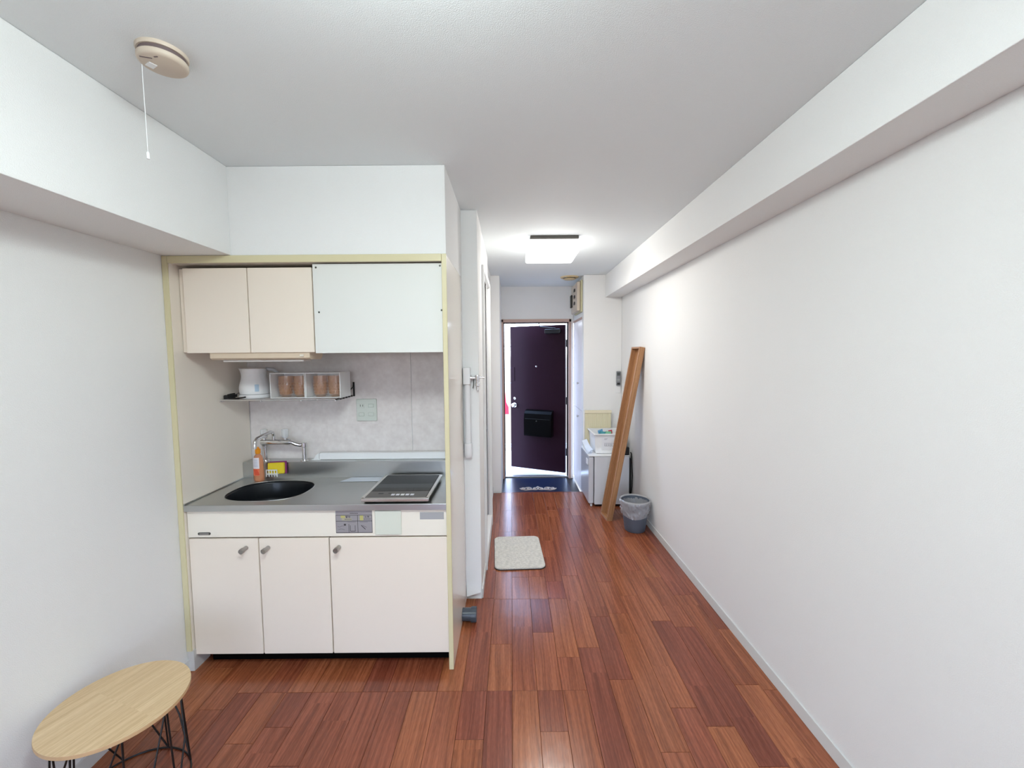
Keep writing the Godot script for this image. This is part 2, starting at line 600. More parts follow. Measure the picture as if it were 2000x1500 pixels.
func entrance() -> void:
	struct("floor_entry", bx(-0.129, 0.807, -0.2, -0.075, -5.57, ZS, 0), M.tile, "dark entrance floor one step below the corridor", "floor")
	# frame and leaf
	var fr := B.new()
	fr.mm(-0.129, -0.105, -0.075, 2.03, -5.56, ZE + 0.015, 0.002)
	fr.mm(0.748, 0.776, -0.075, 2.03, -5.56, ZE + 0.015, 0.002)
	fr.mm(-0.129, 0.776, 1.995, 2.032, -5.56, ZE + 0.015, 0.002)
	var d := struct("door_1", fr, M.jamb, "dark maroon steel entrance door standing ajar", "door")
	var inner := B.new()
	inner.mm(-0.105, -0.093, -0.06, 1.995, -5.555, -5.50, 0.001)
	inner.mm(0.733, 0.748, -0.06, 1.995, -5.555, -5.50, 0.001)
	inner.mm(-0.093, 0.733, 1.983, 1.995, -5.555, -5.50, 0.001)
	part(d, "frame_stop", inner, M.jambdark)
	part(d, "threshold", bx(-0.105, 0.748, -0.0755, -0.058, -5.569, -5.49, 0.003), M.aluminium)
	# leaf: local x runs from the hinge to the free edge
	var ang := deg_to_rad(26.0)
	var dirx := Vector3(-cos(ang), 0, -sin(ang))
	var bas := Basis(dirx, Vector3.UP, dirx.cross(Vector3.UP))
	var inward := Vector3(-sin(ang), 0, cos(ang))
	if bas.z.dot(inward) < 0:
		bas = Basis(dirx, Vector3.UP, -bas.z)
	var hinge := Vector3(0.718, 0, -5.575)
	var P := func(a: float, y: float, o: float) -> Vector3:
		return hinge + dirx * a + Vector3.UP * y + inward * o
	var leaf := B.new()
	leaf.box(P.call(0.41, 0.965, -0.02), Vector3(0.82, 2.01, 0.04), 0.003, 1, Vector2.ZERO, bas)
	var lf := part(d, "leaf", leaf, M.maroon)
	# mail box on the inside of the leaf, curved lid
	var poly := PackedVector2Array()
	var prof := [[0.0, 0.0], [0.095, 0.0], [0.10, 0.02], [0.10, 0.24], [0.085, 0.31], [0.055, 0.345], [0.0, 0.36]]
	for q in prof:
		poly.append(Vector2(q[0], q[1]))
	var mb := B.new()
	mb.prism(poly, 0.40, P.call(0.17, 0.45, 0.0), Basis(inward, Vector3.UP, dirx))
	var mbx := part(lf, "mail_box", mb, M.blackmail, "black mail box")
	var mk := B.new()
	mk.lathe([Vector2(0, 0.012), Vector2(0.008, 0.012), Vector2(0.01, 0.0)], 12, P.call(0.38, 0.665, 0.101), Basis(dirx, inward, Vector3.UP))
	mk.box(P.call(0.37, 0.69, 0.0995), Vector3(0.37, 0.003, 0.002), 0.001, 0, Vector2.ZERO, bas)
	part(lf, "mail_box_latch", mk, M.screw)
	# knob, thumb turn, lock plate, peephole
	var kb := B.new()
	var kbas := Basis(dirx, inward, Vector3.UP)
	kb.lathe([Vector2(0.033, 0.0), Vector2(0.033, 0.006), Vector2(0.013, 0.01), Vector2(0.012, 0.03), Vector2(0.026, 0.042), Vector2(0.029, 0.055), Vector2(0.022, 0.066), Vector2(0.0, 0.068)], 20, P.call(0.755, 0.86, 0.0), kbas)
	part(lf, "knob", kb, M.chrome, "chrome door knob")
	var tt := B.new()
	tt.lathe([Vector2(0.018, 0.0), Vector2(0.018, 0.006), Vector2(0.0, 0.008)], 16, P.call(0.755, 0.955, 0.0), kbas)
	tt.box(P.call(0.755, 0.955, 0.014), Vector3(0.008, 0.028, 0.016), 0.003, 0, Vector2.ZERO, bas)
	part(lf, "thumb_turn", tt, M.chrome)
	var lp := B.new()
	lp.box(P.call(0.77, 1.30, 0.004), Vector3(0.035, 0.20, 0.008), 0.003, 0, Vector2.ZERO, bas)
	part(lf, "door_guard", lp, M.maroon)
	var ph := B.new()
	ph.lathe([Vector2(0.012, 0.0), Vector2(0.012, 0.004), Vector2(0.006, 0.006), Vector2(0.0, 0.006)], 16, P.call(0.42, 1.41, 0.0), kbas)
	part(lf, "peephole", ph, M.chrome)
	# closer near the top hinge
	var cl := B.new()
	cl.box(P.call(0.17, 1.885, 0.025), Vector3(0.22, 0.06, 0.05), 0.008, 0, Vector2.ZERO, bas)
	var clo := part(lf, "door_closer", cl, M.black)
	var arm := B.new()
	arm.tube([P.call(0.13, 1.925, 0.03), P.call(0.33, 1.945, 0.09), Vector3(0.36, 1.985, -5.50)], 0.007, 8)
	part(clo, "closer_arm", arm, M.black)
	for hy in [0.25, 0.95, 1.72]:
		var hb := B.new()
		hb.lathe([Vector2(0.0, -0.05), Vector2(0.011, -0.05), Vector2(0.011, 0.05), Vector2(0.0, 0.05)], 12, Vector3(0.734, hy, -5.572))
		part(d, "hinge", hb, M.black)
	# shiny dark blue mat with a scroll ornament
	var mt := thing("door_mat", "shiny dark blue door mat with pale scroll ornament below the corridor step", "mat", Vector3(0.31, -0.075, -5.07))
	part(mt, "pad", bx(-0.42, 0.40, 0.0, 0.008, -0.37, 0.38, 0.003), M.doormat)
	for s in [-1.0, 1.0]:
		var orn := B.new()
		for e in [[0.035, 0.055, 0.05, 1.0], [0.115, 0.05, 0.045, -1.0], [0.185, 0.045, 0.036, 1.0]]:
			var pts := []
			for i in 26:
				var a := i / 25.0
				var rr: float = e[2] * (1.0 - 0.75 * a)
				pts.append(Vector3(s * (e[0] + rr * cos(a * 8.5 * e[3])), 0.010, e[1] + 0.02 + rr * sin(a * 8.5 * e[3])))
			orn.tube(pts, 0.0075, 6)
		orn.tube([Vector3(0, 0.010, 0.0), Vector3(s * 0.02, 0.010, 0.04), Vector3(s * 0.07, 0.010, 0.11), Vector3(s * 0.15, 0.010, 0.13), Vector3(s * 0.21, 0.010, 0.10)], 0.008, 6)
		part(mt, "ornament", orn, mat(Color(0.75, 0.70, 0.67), 0.6), "pale scroll ornament")
	# tall shoe cabinet, its doors facing the entrance
	var sc := thing("shoe_cabinet", "tall white built-in shoe cabinet beside the entrance door", "cabinet", Vector3(0.815, -0.075, -5.1))
	part(sc, "body", bx(0.012, 0.41, 0.0, 2.074, -0.345, 0.318, 0.002), M.cabinet)
	var y0 := 0.06
	for e in [[0.05, 0.985], [0.99, 2.05]]:
		for h in 2:
			var za := -0.34 + h * 0.33
			var dr := part(sc, "door", bx(-0.006, 0.012, e[0], e[1], za, za + 0.326, 0.002), M.cabinet)
			if h == 1:
				var kn := B.new()
				var ky: float = 0.90 if e[0] < 0.5 else 1.30
				kn.lathe([Vector2(0.0, 0.022), Vector2(0.013, 0.022), Vector2(0.014, 0.014), Vector2(0.007, 0.01), Vector2(0.007, 0.0)], 14, Vector3(-0.006, ky, za + 0.09), Basis(Vector3.UP, Vector3.LEFT, Vector3.BACK))
				part(dr, "knob", kn, M.satin, "small metal knob")
	part(sc, "top_trim", bx(-0.012, 0.41, 2.0505, 2.0745, -0.345, 0.3185, 0.002), M.jamb)
	# breaker panel above the cabinet
	var bp := thing("breaker_panel", "beige electric breaker panel high above the shoe cabinet", "breaker panel", Vector3(0.807, 2.05, -4.99))
	part(bp, "base", bx(-0.022, 0.0, 0.0, 0.36, -0.24, 0.24, 0.006), mat(Color(0.78, 0.76, 0.62), 0.5))
	part(bp, "cover", bx(-0.062, -0.022, 0.015, 0.345, -0.23, 0.22, 0.008), M.old)
	for i in 3:
		part(bp, "breaker", bx(-0.072, -0.062, 0.10 + i * 0.075, 0.135 + i * 0.075, 0.02, 0.09, 0.003), M.black)
	part(bp, "main_switch", bx(-0.082, -0.062, 0.09, 0.24, -0.20, -0.12, 0.004), M.black)

func outside() -> void:
	struct("floor_walkway", bx(-4.0, 4.0, -0.3, -0.085, -7.1, -5.572, 0), M.concrete, "bright concrete walkway outside the entrance door", "floor")
	var o := thing("railing", "pale walkway railing with thin horizontal bars seen through the door gap", "railing", Vector3(0, -0.085, -7.0))
	for i in 6:
		part(o, "post", bx(-3.02 + i * 1.2, -2.98 + i * 1.2, 0.0, 1.86, -0.02, 0.02, 0.003), M.aluminium)
	for y in [0.10, 0.14, 1.18, 1.44, 1.80]:
		var b := B.new()
		b.tube([Vector3(-3.9, y, 0), Vector3(3.9, y, 0)], 0.011, 8)
		part(o, "bar", b, M.plasticgrey)
	var bn := B.new()
	bn.prism(PackedVector2Array([Vector2(-0.42, 0.66), Vector2(-0.055, 0.66), Vector2(-0.06, 0.78), Vector2(-0.10, 0.86), Vector2(-0.13, 1.18), Vector2(-0.42, 1.18)]), 0.004, Vector3(0, -0.085, -6.985), Basis.IDENTITY)
	single("banner", bn, mat(Color(0.85, 0.12, 0.22), 0.7), "red cloth hanging on the walkway railing outside the door", "banner")

func down_light(l: Node3D, called: String, size: Vector2, at: Vector3, c: Color, e: float) -> void:
	var a := AreaLight3D.new()
	a.name = called
	a.area_size = size
	a.light_color = c
	a.light_energy = e
	a.area_range = 14.0
	a.area_attenuation = 2.0
	a.shadow_enabled = true
	a.rotation = Vector3(-PI / 2, 0, 0)
	a.position = at
	l.add_child(a)

func ceiling_things() -> void:
	# room lamp: round, just above the top edge of the picture
	var l := thing("ceiling_lamp", "round white ceiling lamp just out of view above the viewer", "lamp", Vector3(-0.2, C, -0.55))
	var d := B.new()
	d.lathe([Vector2(0.0, -0.085), Vector2(0.17, -0.085), Vector2(0.225, -0.07), Vector2(0.24, -0.04), Vector2(0.235, 0.0)], 40)
	part(l, "diffuser", d, glow(Color(0.93, 0.99, 1.0), 1.5))
	var a := OmniLight3D.new()
	a.name = "room_lamp_light"
	a.light_color = Color(0.945, 1.0, 0.995)
	a.light_energy = 0.78
	a.light_size = 0.2
	a.omni_range = 14.0
	a.omni_attenuation = 2.0
	a.shadow_enabled = true
	a.position = Vector3(0, -0.06, 0)
	l.add_child(a)
	down_light(l, "room_lamp_panel", Vector2(0.42, 0.42), Vector3(0, -0.092, 0), a.light_color, 0.85)
	# corridor lamp: square cover on a shallow grey base
	var s := thing("ceiling_lamp", "square lit ceiling lamp with white cover over the corridor", "lamp", Vector3(0.325, C, -3.38))
	part(s, "base", bx(-0.18, 0.18, -0.024, 0.0, -0.24, 0.24, 0.004), mat(Color(0.36, 0.35, 0.33), 0.6))
	part(s, "diffuser", bx(-0.20, 0.20, -0.10, -0.025, -0.255, 0.235, 0.012), glow(Color(0.98, 0.99, 1.0), 1.3))
	var c := OmniLight3D.new()
	c.name = "corridor_lamp_light"
	c.light_color = Color(1.0, 0.985, 0.955)
	c.light_energy = 0.31
	c.light_size = 0.16
	c.omni_range = 14.0
	c.omni_attenuation = 2.0
	c.shadow_enabled = true
	c.position = Vector3(0, -0.062, -0.01)
	s.add_child(c)
	down_light(s, "corridor_lamp_panel", Vector2(0.36, 0.44), Vector3(0, -0.106, -0.01), c.light_color, 0.62)
	# round alarm with pull cord
	var al := thing("smoke_alarm", "round beige ceiling alarm with a white pull cord", "alarm", Vector3(-1.005, C, -1.27))
	var b := B.new()
	b.lathe([Vector2(0.060, -0.010), Vector2(0.062, -0.006), Vector2(0.062, 0.0)], 40)
	b.lathe([Vector2(0.0, -0.010), Vector2(0.060, -0.010)], 40)
	part(al, "base", b, M.old)
	b = B.new()
	b.lathe([Vector2(0.056, -0.022), Vector2(0.056, -0.010)], 40)
	part(al, "vent_slot", b, M.greyslot)
	b = B.new()
	b.lathe([Vector2(0.0, -0.037), Vector2(0.052, -0.037), Vector2(0.058, -0.034), Vector2(0.0605, -0.029), Vector2(0.0605, -0.022), Vector2(0.0, -0.022)], 40, Vector3.ZERO, Basis.IDENTITY, 0.6)
	part(al, "body", b, M.old)
	b = B.new()
	b.box(Vector3(-0.030, -0.0375, 0.006), Vector3(0.026, 0.003, 0.020), 0.001, 0, Vector2.ZERO, Basis(Vector3.UP, -0.5))
	part(al, "test_button", b, M.plastic, "white button")
	b = B.new()
	b.box(Vector3(-0.018, -0.0372, 0.038), Vector3(0.03, 0.002, 0.004), 0.0008, 0, Vector2.ZERO, Basis(Vector3.UP, 0.3))
	b.box(Vector3(0.012, -0.0372, 0.040), Vector3(0.012, 0.002, 0.004), 0.0008, 0, Vector2.ZERO, Basis(Vector3.UP, -0.1))
	part(al, "sound_slot", b, M.greyslot)
	b = B.new()
	b.tube([Vector3(-0.055, -0.03, 0.008), Vector3(-0.0555, -0.08, 0.008), Vector3(-0.0545, -0.2, 0.008), Vector3(-0.0545, -0.29, 0.008)], 0.0011, 6)
	var co := part(al, "pull_cord", b, M.plastic, "white pull cord")
	b = B.new()
	b.lathe([Vector2(0.0, -0.302), Vector2(0.0042, -0.30), Vector2(0.0042, -0.284), Vector2(0.0025, -0.28), Vector2(0.0, -0.279)], 12, Vector3(-0.0545, 0, 0.008))
	part(co, "cord_end", b, M.plastic)
	# round vent near the entrance
	var v := thing("ceiling_vent", "small round cream ceiling vent near the breaker panel", "vent", Vector3(0.665, C, -4.80))
	b = B.new()
	b.lathe([Vector2(0.095, -0.012), Vector2(0.105, -0.004), Vector2(0.105, 0.0)], 32)
	b.lathe([Vector2(0.07, -0.012), Vector2(0.095, -0.012)], 32)
	part(v, "ring", b, mat(Color(0.86, 0.77, 0.60), 0.5))
	b = B.new()
	b.lathe([Vector2(0.0, -0.03), Vector2(0.06, -0.03), Vector2(0.07, -0.024), Vector2(0.06, -0.018), Vector2(0.02, -0.001)], 32)
	part(v, "disc", b, mat(Color(0.86, 0.77, 0.60), 0.5))

func kitchen() -> void:
	# surround: two side panels and a top board with yellowish edging
	var s := thing("kitchen_surround", "cream laminate surround with yellowish edging framing the kitchenette", "kitchen frame", Vector3(-0.97, 0, -2.28))
	var ox := 0.97
	var oz := 2.28
	var f := func(x0, x1, y0, y1, z0, z1, bev := 0.001) -> B:
		return bx(x0 + ox, x1 + ox, y0, y1, z0 + oz, z1 + oz, bev)
	part(s, "side_panel", f.call(-0.322, -0.303, 0.0, 2.0415, -2.529, -1.986), M.panel)
	part(s, "side_panel", f.call(-1.6335, -1.607, 0.105, 2.0415, -2.528, -1.986), M.panel)
	part(s, "top_board", f.call(-1.607, -0.322, 2.012, 2.0415, -2.528, -1.986), M.panel)
	part(s, "edging", f.call(-0.325, -0.302, 0.0, 2.044, -1.9855, -1.978, 0.002), M.edge)
	part(s, "edging", f.call(-1.6335, -1.607, 0.105, 2.044, -1.9855, -1.978, 0.002), M.edge)
	part(s, "edging", f.call(-1.607, -0.325, 2.010, 2.044, -1.9855, -1.978, 0.002), M.edge)
	# greyish foot below the left panel
	part(s, "foot", f.call(-1.6335, -1.600, 0.0, 0.105, -2.09, -1.982, 0.002), mat(Color(0.80, 0.79, 0.78), 0.5))
	# upper cabinet
	var u := thing("upper_cabinet", "cream two-door wall cabinet above the kettle shelf", "cabinet", Vector3(-1.262, 1.59, -2.27))
	part(u, "body", bx(-0.342, 0.319, 0.004, 0.405, -0.258, 0.228, 0.001), M.cream)
	for e in [[-0.31, -0.004], [0.0, 0.308]]:
		part(u, "door", bx(e[0], e[1], 0.0, 0.405, 0.230, 0.249, 0.002), M.cream)
	# white board screwed over the rest of the upper run
	var w := thing("cover_board", "plain white board screwed over the upper kitchen run", "board", Vector3(-0.6325, 1.585, -2.01))
	part(w, "panel", bx(-0.3085, 0.3095, 0.0, 0.4215, -0.006, 0.006, 0.001), M.coverwhite)
	part(w, "backing_box", bx(-0.306, 0.307, 0.012, 0.42, -0.515, -0.0065, 0.001), M.cream)
	for q in [[-0.292, 0.405], [0.296, 0.409], [-0.285, 0.195], [0.300, 0.20]]:
		var b := B.new()
		b.lathe([Vector2(0.0, 0.003), Vector2(0.003, 0.003), Vector2(0.0048, 0.0)], 10, Vector3(q[0], q[1], 0.006), Basis(Vector3.RIGHT, Vector3.BACK, Vector3.DOWN))
		part(w, "screw", b, M.screw)
	# tube light under the cabinet
	var t := thing("under_cabinet_light", "slim beige light fitting under the upper cabinet", "lamp", Vector3(-1.225, 1.594, -2.10))
	var poly := PackedVector2Array([Vector2(0.07, 0.0), Vector2(0.07, -0.03), Vector2(0.055, -0.038), Vector2(-0.05, -0.038), Vector2(-0.07, -0.02), Vector2(-0.07, 0.0)])
	var tb := B.new()
	tb.prism(poly, 0.485, Vector3(-0.243, 0, 0), Basis(Vector3.BACK, Vector3.UP, Vector3.RIGHT))
	part(t, "housing", tb, M.beige)
	part(t, "tube_cover", bx(-0.20, 0.20, -0.049, -0.038, -0.04, 0.045, 0.004), mat(Color(0.88, 0.87, 0.86), 0.4))
	part(t, "switch", bx(0.195, 0.215, -0.024, -0.014, 0.07, 0.076, 0.002), M.cream2)
	# base cabinet
	var c := thing("sink_cabinet", "cream three-door sink base cabinet with short metal knobs", "cabinet", Vector3(-0.966, 0.0, -2.25))
	part(c, "side", bx(-0.638, -0.62, 0.078, 0.815, -0.27, 0.232, 0.001), M.cream)
	part(c, "side", bx(0.623, 0.641, 0.078, 0.815, -0.27, 0.232, 0.001), M.cream)
	part(c, "bottom", bx(-0.62, 0.623, 0.078, 0.094, -0.27, 0.232, 0.001), M.cream)
	part(c, "back", bx(-0.62, 0.623, 0.094, 0.815, -0.27, -0.258, 0.001), M.cream)
	part(c, "toe_kick", bx(-0.60, 0.641, 0.0, 0.0775, -0.27, 0.188, 0.001), mat(Color(0.02, 0.02, 0.02), 0.8, 0.0, 0.2))
	var fb := part(c, "front_band", bx(-0.638, 0.641, 0.682, 0.818, 0.233, 0.252, 0.0015), M.cream2)
	var ds := [[-0.638, -0.296, -0.355], [-0.292, 0.0535, -0.246], [0.0575, 0.641, 0.104]]
	for e in ds:
		var dr := part(c, "door", bx(e[0], e[1], 0.076, 0.675, 0.233, 0.252, 0.003), M.cream)
		var kb := B.new()
		kb.lathe([Vector2(0.0105, 0.0), Vector2(0.0105, 0.026), Vector2(0.013, 0.028), Vector2(0.013, 0.042), Vector2(0.0115, 0.044), Vector2(0.0095, 0.040), Vector2(0.0, 0.040)], 18, Vector3(e[2], 0.628, 0.252), Basis(Vector3.RIGHT, Vector3.BACK, Vector3.DOWN))
		part(dr, "knob", kb, M.satin, "short cylindrical metal knob")
	# things stuck on the band: name plate, caution sticker, blank plate, grey label
	var np := B.new()
	var pl := PackedVector2Array()
	for i in 16:
		var a := TAU * i / 16
		pl.append(Vector2(signf(cos(a)) * 0.025 + 0.006 * cos(a), 0.0065 * sin(a)))
	np.prism(pl, 0.003, Vector3(-0.557, 0.702, 0.252), Basis.IDENTITY)
	var npl := part(fb, "name_plate", np, M.screw, "small dark oval name plate")
	np = B.new()
	np.box(Vector3(-0.557, 0.7015, 0.2551), Vector3(0.046, 0.006, 0.0006), 0.0)
	part(npl, "name_plate_inlay", np, M.satin)
	var sti := B.new()
	sti.quad([Vector3(0.093, 0.812, 0.2528), Vector3(0.273, 0.812, 0.2528), Vector3(0.273, 0.699, 0.2528), Vector3(0.093, 0.699, 0.2528)], [Vector3.BACK, Vector3.BACK, Vector3.BACK, Vector3.BACK], [Vector2(0, 0), Vector2(1, 0), Vector2(1, 1), Vector2(0, 1)])
	part(fb, "caution_sticker", sti, sticker_material(), "grey caution sticker")
	part(fb, "blank_plate", bx(0.287, 0.417, 0.69, 0.812, 0.2521, 0.259, 0.003), M.blank, "pale green blank plate")
	part(fb, "grey_label", bx(0.508, 0.626, 0.765, 0.801, 0.2521, 0.2528, 0.0), mat(Color(0.66, 0.66, 0.67), 0.5), "plain grey label")
	# stainless worktop with an oval basin
	var k := thing("sink_counter", "stainless steel counter with oval sink basin and low splashback", "sink", Vector3(-0.966, 0.85, -2.21))
	var ring := PackedVector2Array()
	var nseg := 48
	var cx := -0.339
	var cz := 0.005
	for i in nseg:
		var a := TAU * i / nseg
		var ca := cos(a)
		var sa := sin(a)
		ring.append(Vector2(cx + 0.208 * signf(ca) * pow(absf(ca), 0.78), cz + 0.172 * signf(sa) * pow(absf(sa), 0.78)))
	var x0 := -0.6395
	var x1 := 0.6425
	var z0 := -0.226
	var z1 := 0.228
	var top := B.new()
	var up := Vector3.UP
	for i in nseg:
		var a := ring[i]
		var b2 := ring[(i + 1) % nseg]
		var oa := Vector2(cx, cz) + (a - Vector2(cx, cz)) * 1.0
		var ea := edge_point(a, Vector2(cx, cz), x0, -0.08, z0, z1)
		var eb := edge_point(b2, Vector2(cx, cz), x0, -0.08, z0, z1)
		top.quad([Vector3(a.x, 0, a.y), Vector3(b2.x, 0, b2.y), Vector3(eb.x, 0, eb.y), Vector3(ea.x, 0, ea.y)], [up, up, up, up], [a, b2, eb, ea])
		# a corner of the rectangle may lie between the two rays
		for cr in [Vector2(x0, z0), Vector2(-0.08, z0), Vector2(-0.08, z1), Vector2(x0, z1)]:
			if absf(ea.x - eb.x) > 1e-5 and absf(ea.y - eb.y) > 1e-5 and ((absf(cr.x - ea.x) < 1e-5 and absf(cr.y - eb.y) < 1e-5) or (absf(cr.x - eb.x) < 1e-5 and absf(cr.y - ea.y) < 1e-5)):
				top.tri(Vector3(ea.x, 0, ea.y), Vector3(cr.x, 0, cr.y), Vector3(eb.x, 0, eb.y), up, up, up)
	top.quad([Vector3(-0.08, 0, z0), Vector3(x1, 0, z0), Vector3(x1, 0, z1), Vector3(-0.08, 0, z1)], [up, up, up, up], [Vector2.ZERO, Vector2.ZERO, Vector2.ZERO, Vector2.ZERO])
	top.mm(x0, x1, -0.0315, -0.003, z1 - 0.006, z1 + 0.0005, 0.001)
	top.grid(40, 6, func(u: float, q: float) -> Vector3:
		var a := q * PI / 2
		return Vector3(lerpf(x0, x1, u), -0.004 + 0.004 * cos(a), z1 - 0.0035 + 0.004 * sin(a)))
	part(k, "top", top, M.steel)
	var sp := B.new()
	sp.mm(x0, x1, -0.03, 0.088, -0.232, -0.226, 0.001)
	sp.mm(x0, x1, 0.084, 0.0955, -0.318, -0.226, 0.003)
	part(k, "splashback", sp, M.steel)
	part(k, "side_lip", bx(x0 - 0.0005, x0 + 0.006, 0.0, 0.006, z0, z1, 0.002), M.steel)
	var bs := B.new()
	for lv in 5:
		var s0: Array = [[1.0, 0.0], [0.985, -0.012], [0.95, -0.09], [0.86, -0.135], [0.5, -0.145], [0.0, -0.15]]
		for i in nseg:
			var a := ring[i] - Vector2(cx, cz)
			var b2 := ring[(i + 1) % nseg] - Vector2(cx, cz)
			var ps := []
			var ns := []
			for e in [[a, lv], [b2, lv], [b2, lv + 1], [a, lv + 1]]:
				var q: Vector2 = e[0] * s0[e[1]][0]
				ps.append(Vector3(cx + q.x, s0[e[1]][1], cz + q.y))
				var wgt: float = [0.9, 0.2, 0.1, 0.6, 1.0, 1.0][e[1]]
				ns.append((Vector3(-e[0].x, 0, -e[0].y).normalized() * (1 - wgt) + Vector3.UP * wgt).normalized())
			bs.quad(ps, ns, [Vector2.ZERO, Vector2.ZERO, Vector2.ZERO, Vector2.ZERO])
	part(k, "basin", bs, M.basin)
	var rl := B.new()
	var rp := []
	for i in nseg + 1:
		rp.append(Vector3(ring[i % nseg].x, 0.0003, ring[i % nseg].y))
	rl.tube(rp, 0.0018, 6, false)
	part(k, "basin_rim", rl, M.steel)
	var dn := B.new()
	dn.lathe([Vector2(0.0, 0.004), Vector2(0.04, 0.004), Vector2(0.055, 0.0)], 24, Vector3(cx, -0.146, cz - 0.03))
	part(k, "drain", dn, M.blackrubber)

func edge_point(p: Vector2, c: Vector2, x0: float, x1: float, z0: float, z1: float) -> Vector2:
	var d := p - c
	var t := 1e9
	if d.x > 1e-9:
		t = minf(t, (x1 - c.x) / d.x)
	if d.x < -1e-9:
		t = minf(t, (x0 - c.x) / d.x)
	if d.y > 1e-9:
		t = minf(t, (z1 - c.y) / d.y)
	if d.y < -1e-9:
		t = minf(t, (z0 - c.y) / d.y)
	return c + d * t

func stamp(im: Image, rows: Array, x: int, y: int, s: int, c: Color) -> void:
	for j in rows.size():
		for i in rows[j].length():
			if rows[j][i] == "#":
				im.fill_rect(Rect2i(x + i * s, y + j * s, s, s), c)

func sticker_material() -> StandardMaterial3D:
	var im := Image.create(360, 228, false, Image.FORMAT_RGB8)
	im.fill(Color(0.60, 0.585, 0.60))
	var k := Color(0.20, 0.19, 0.21)
	var yl := Color(0.74, 0.72, 0.45)
	# frame lines
	for r in [Rect2i(0, 44, 360, 4), Rect2i(0, 104, 360, 5), Rect2i(214, 44, 4, 180), Rect2i(0, 44, 4, 184), Rect2i(356, 44, 4, 184), Rect2i(0, 222, 360, 6), Rect2i(126, 136, 4, 86)]:
		im.fill_rect(r, k)
	# heading line of small characters
	for i in 9:
		im.fill_rect(Rect2i(142 + i * 9, 24, 6, 8), k)
		im.fill_rect(Rect2i(144 + i * 9, 26, 2, 3), Color(0.6, 0.58, 0.6))
	im.fill_rect(Rect2i(50, 50, 44, 24), yl)
	im.fill_rect(Rect2i(60, 76, 100, 24), Color(0.68, 0.66, 0.58))
	im.fill_rect(Rect2i(238, 50, 34, 50), yl)
	var kei := ["..#.#.#####", "#####...#..", ".#.#.#####.", "####..#.#..", "..#..#...##", ".#########.", "...#####...", "..#######..", "...#####...", "...#...#...", "...#####..."]
	var koku := [".#...#.....", ".#########.", "#....#.....", "###########", "...........", "..#######..", "..#.....#..", "..#.....#..", "..#######.."]
	var chu := ["#....#.....", ".#....#....", "...#######.", "#.....#....", ".#....#....", "....#####..", "..#...#....", ".#....#....", "#..########"]
	var i_ := ["....#......", ".#########.", "...#...#...", "###########", "..#######..", "..#.....#..", "..#######..", ".#..#..#...", "#..#....#.#", "....#####.."]
	stamp(im, kei, 98, 52, 2, k)
	stamp(im, koku, 124, 54, 2, k)
	stamp(im, chu, 284, 54, 2, k)
	stamp(im, i_, 310, 53, 2, k)
	for i in 8:
		im.fill_rect(Rect2i(88 + i * 9, 84, 6, 6), k)
		im.fill_rect(Rect2i(276 + i * 9, 84, 6, 6), k)
	for i in 9:
		im.fill_rect(Rect2i(118 + i * 9, 114, 6, 4), Color(0.35, 0.33, 0.36))
		im.fill_rect(Rect2i(236 + i * 9, 114, 6, 4), Color(0.35, 0.33, 0.36))
	# pictograms: hand over plate, pot, spill
	for i in 14:
		im.fill_rect(Rect2i(86 + int(8 * cos(i * TAU / 14)), 140 + int(8 * sin(i * TAU / 14)), 6, 6), k)
	im.fill_rect(Rect2i(86, 138, 8, 12), k)
	for i in 60:
		im.fill_rect(Rect2i(18 + i, 158 + int(6 * sin(i * 0.1)), 2, 3), Color(0.36, 0.34, 0.38))
		im.fill_rect(Rect2i(24 + i, 190 - int(7 * sin(i * 0.06)), 2, 3), Color(0.36, 0.34, 0.38))
	im.fill_rect(Rect2i(140, 150, 4, 60), k)
	im.fill_rect(Rect2i(188, 150, 4, 60), k)
	im.fill_rect(Rect2i(140, 206, 52, 5), k)
	for i in 40:
		im.fill_rect(Rect2i(248 + i, 148 + i, 5, 5), k)
		im.fill_rect(Rect2i(262 + i, 150 + int(i * 0.5), 3, 3), Color(0.36, 0.34, 0.38))
	var m := mat(Color.WHITE, 0.45)
	m.albedo_texture = tex(im)
	return m

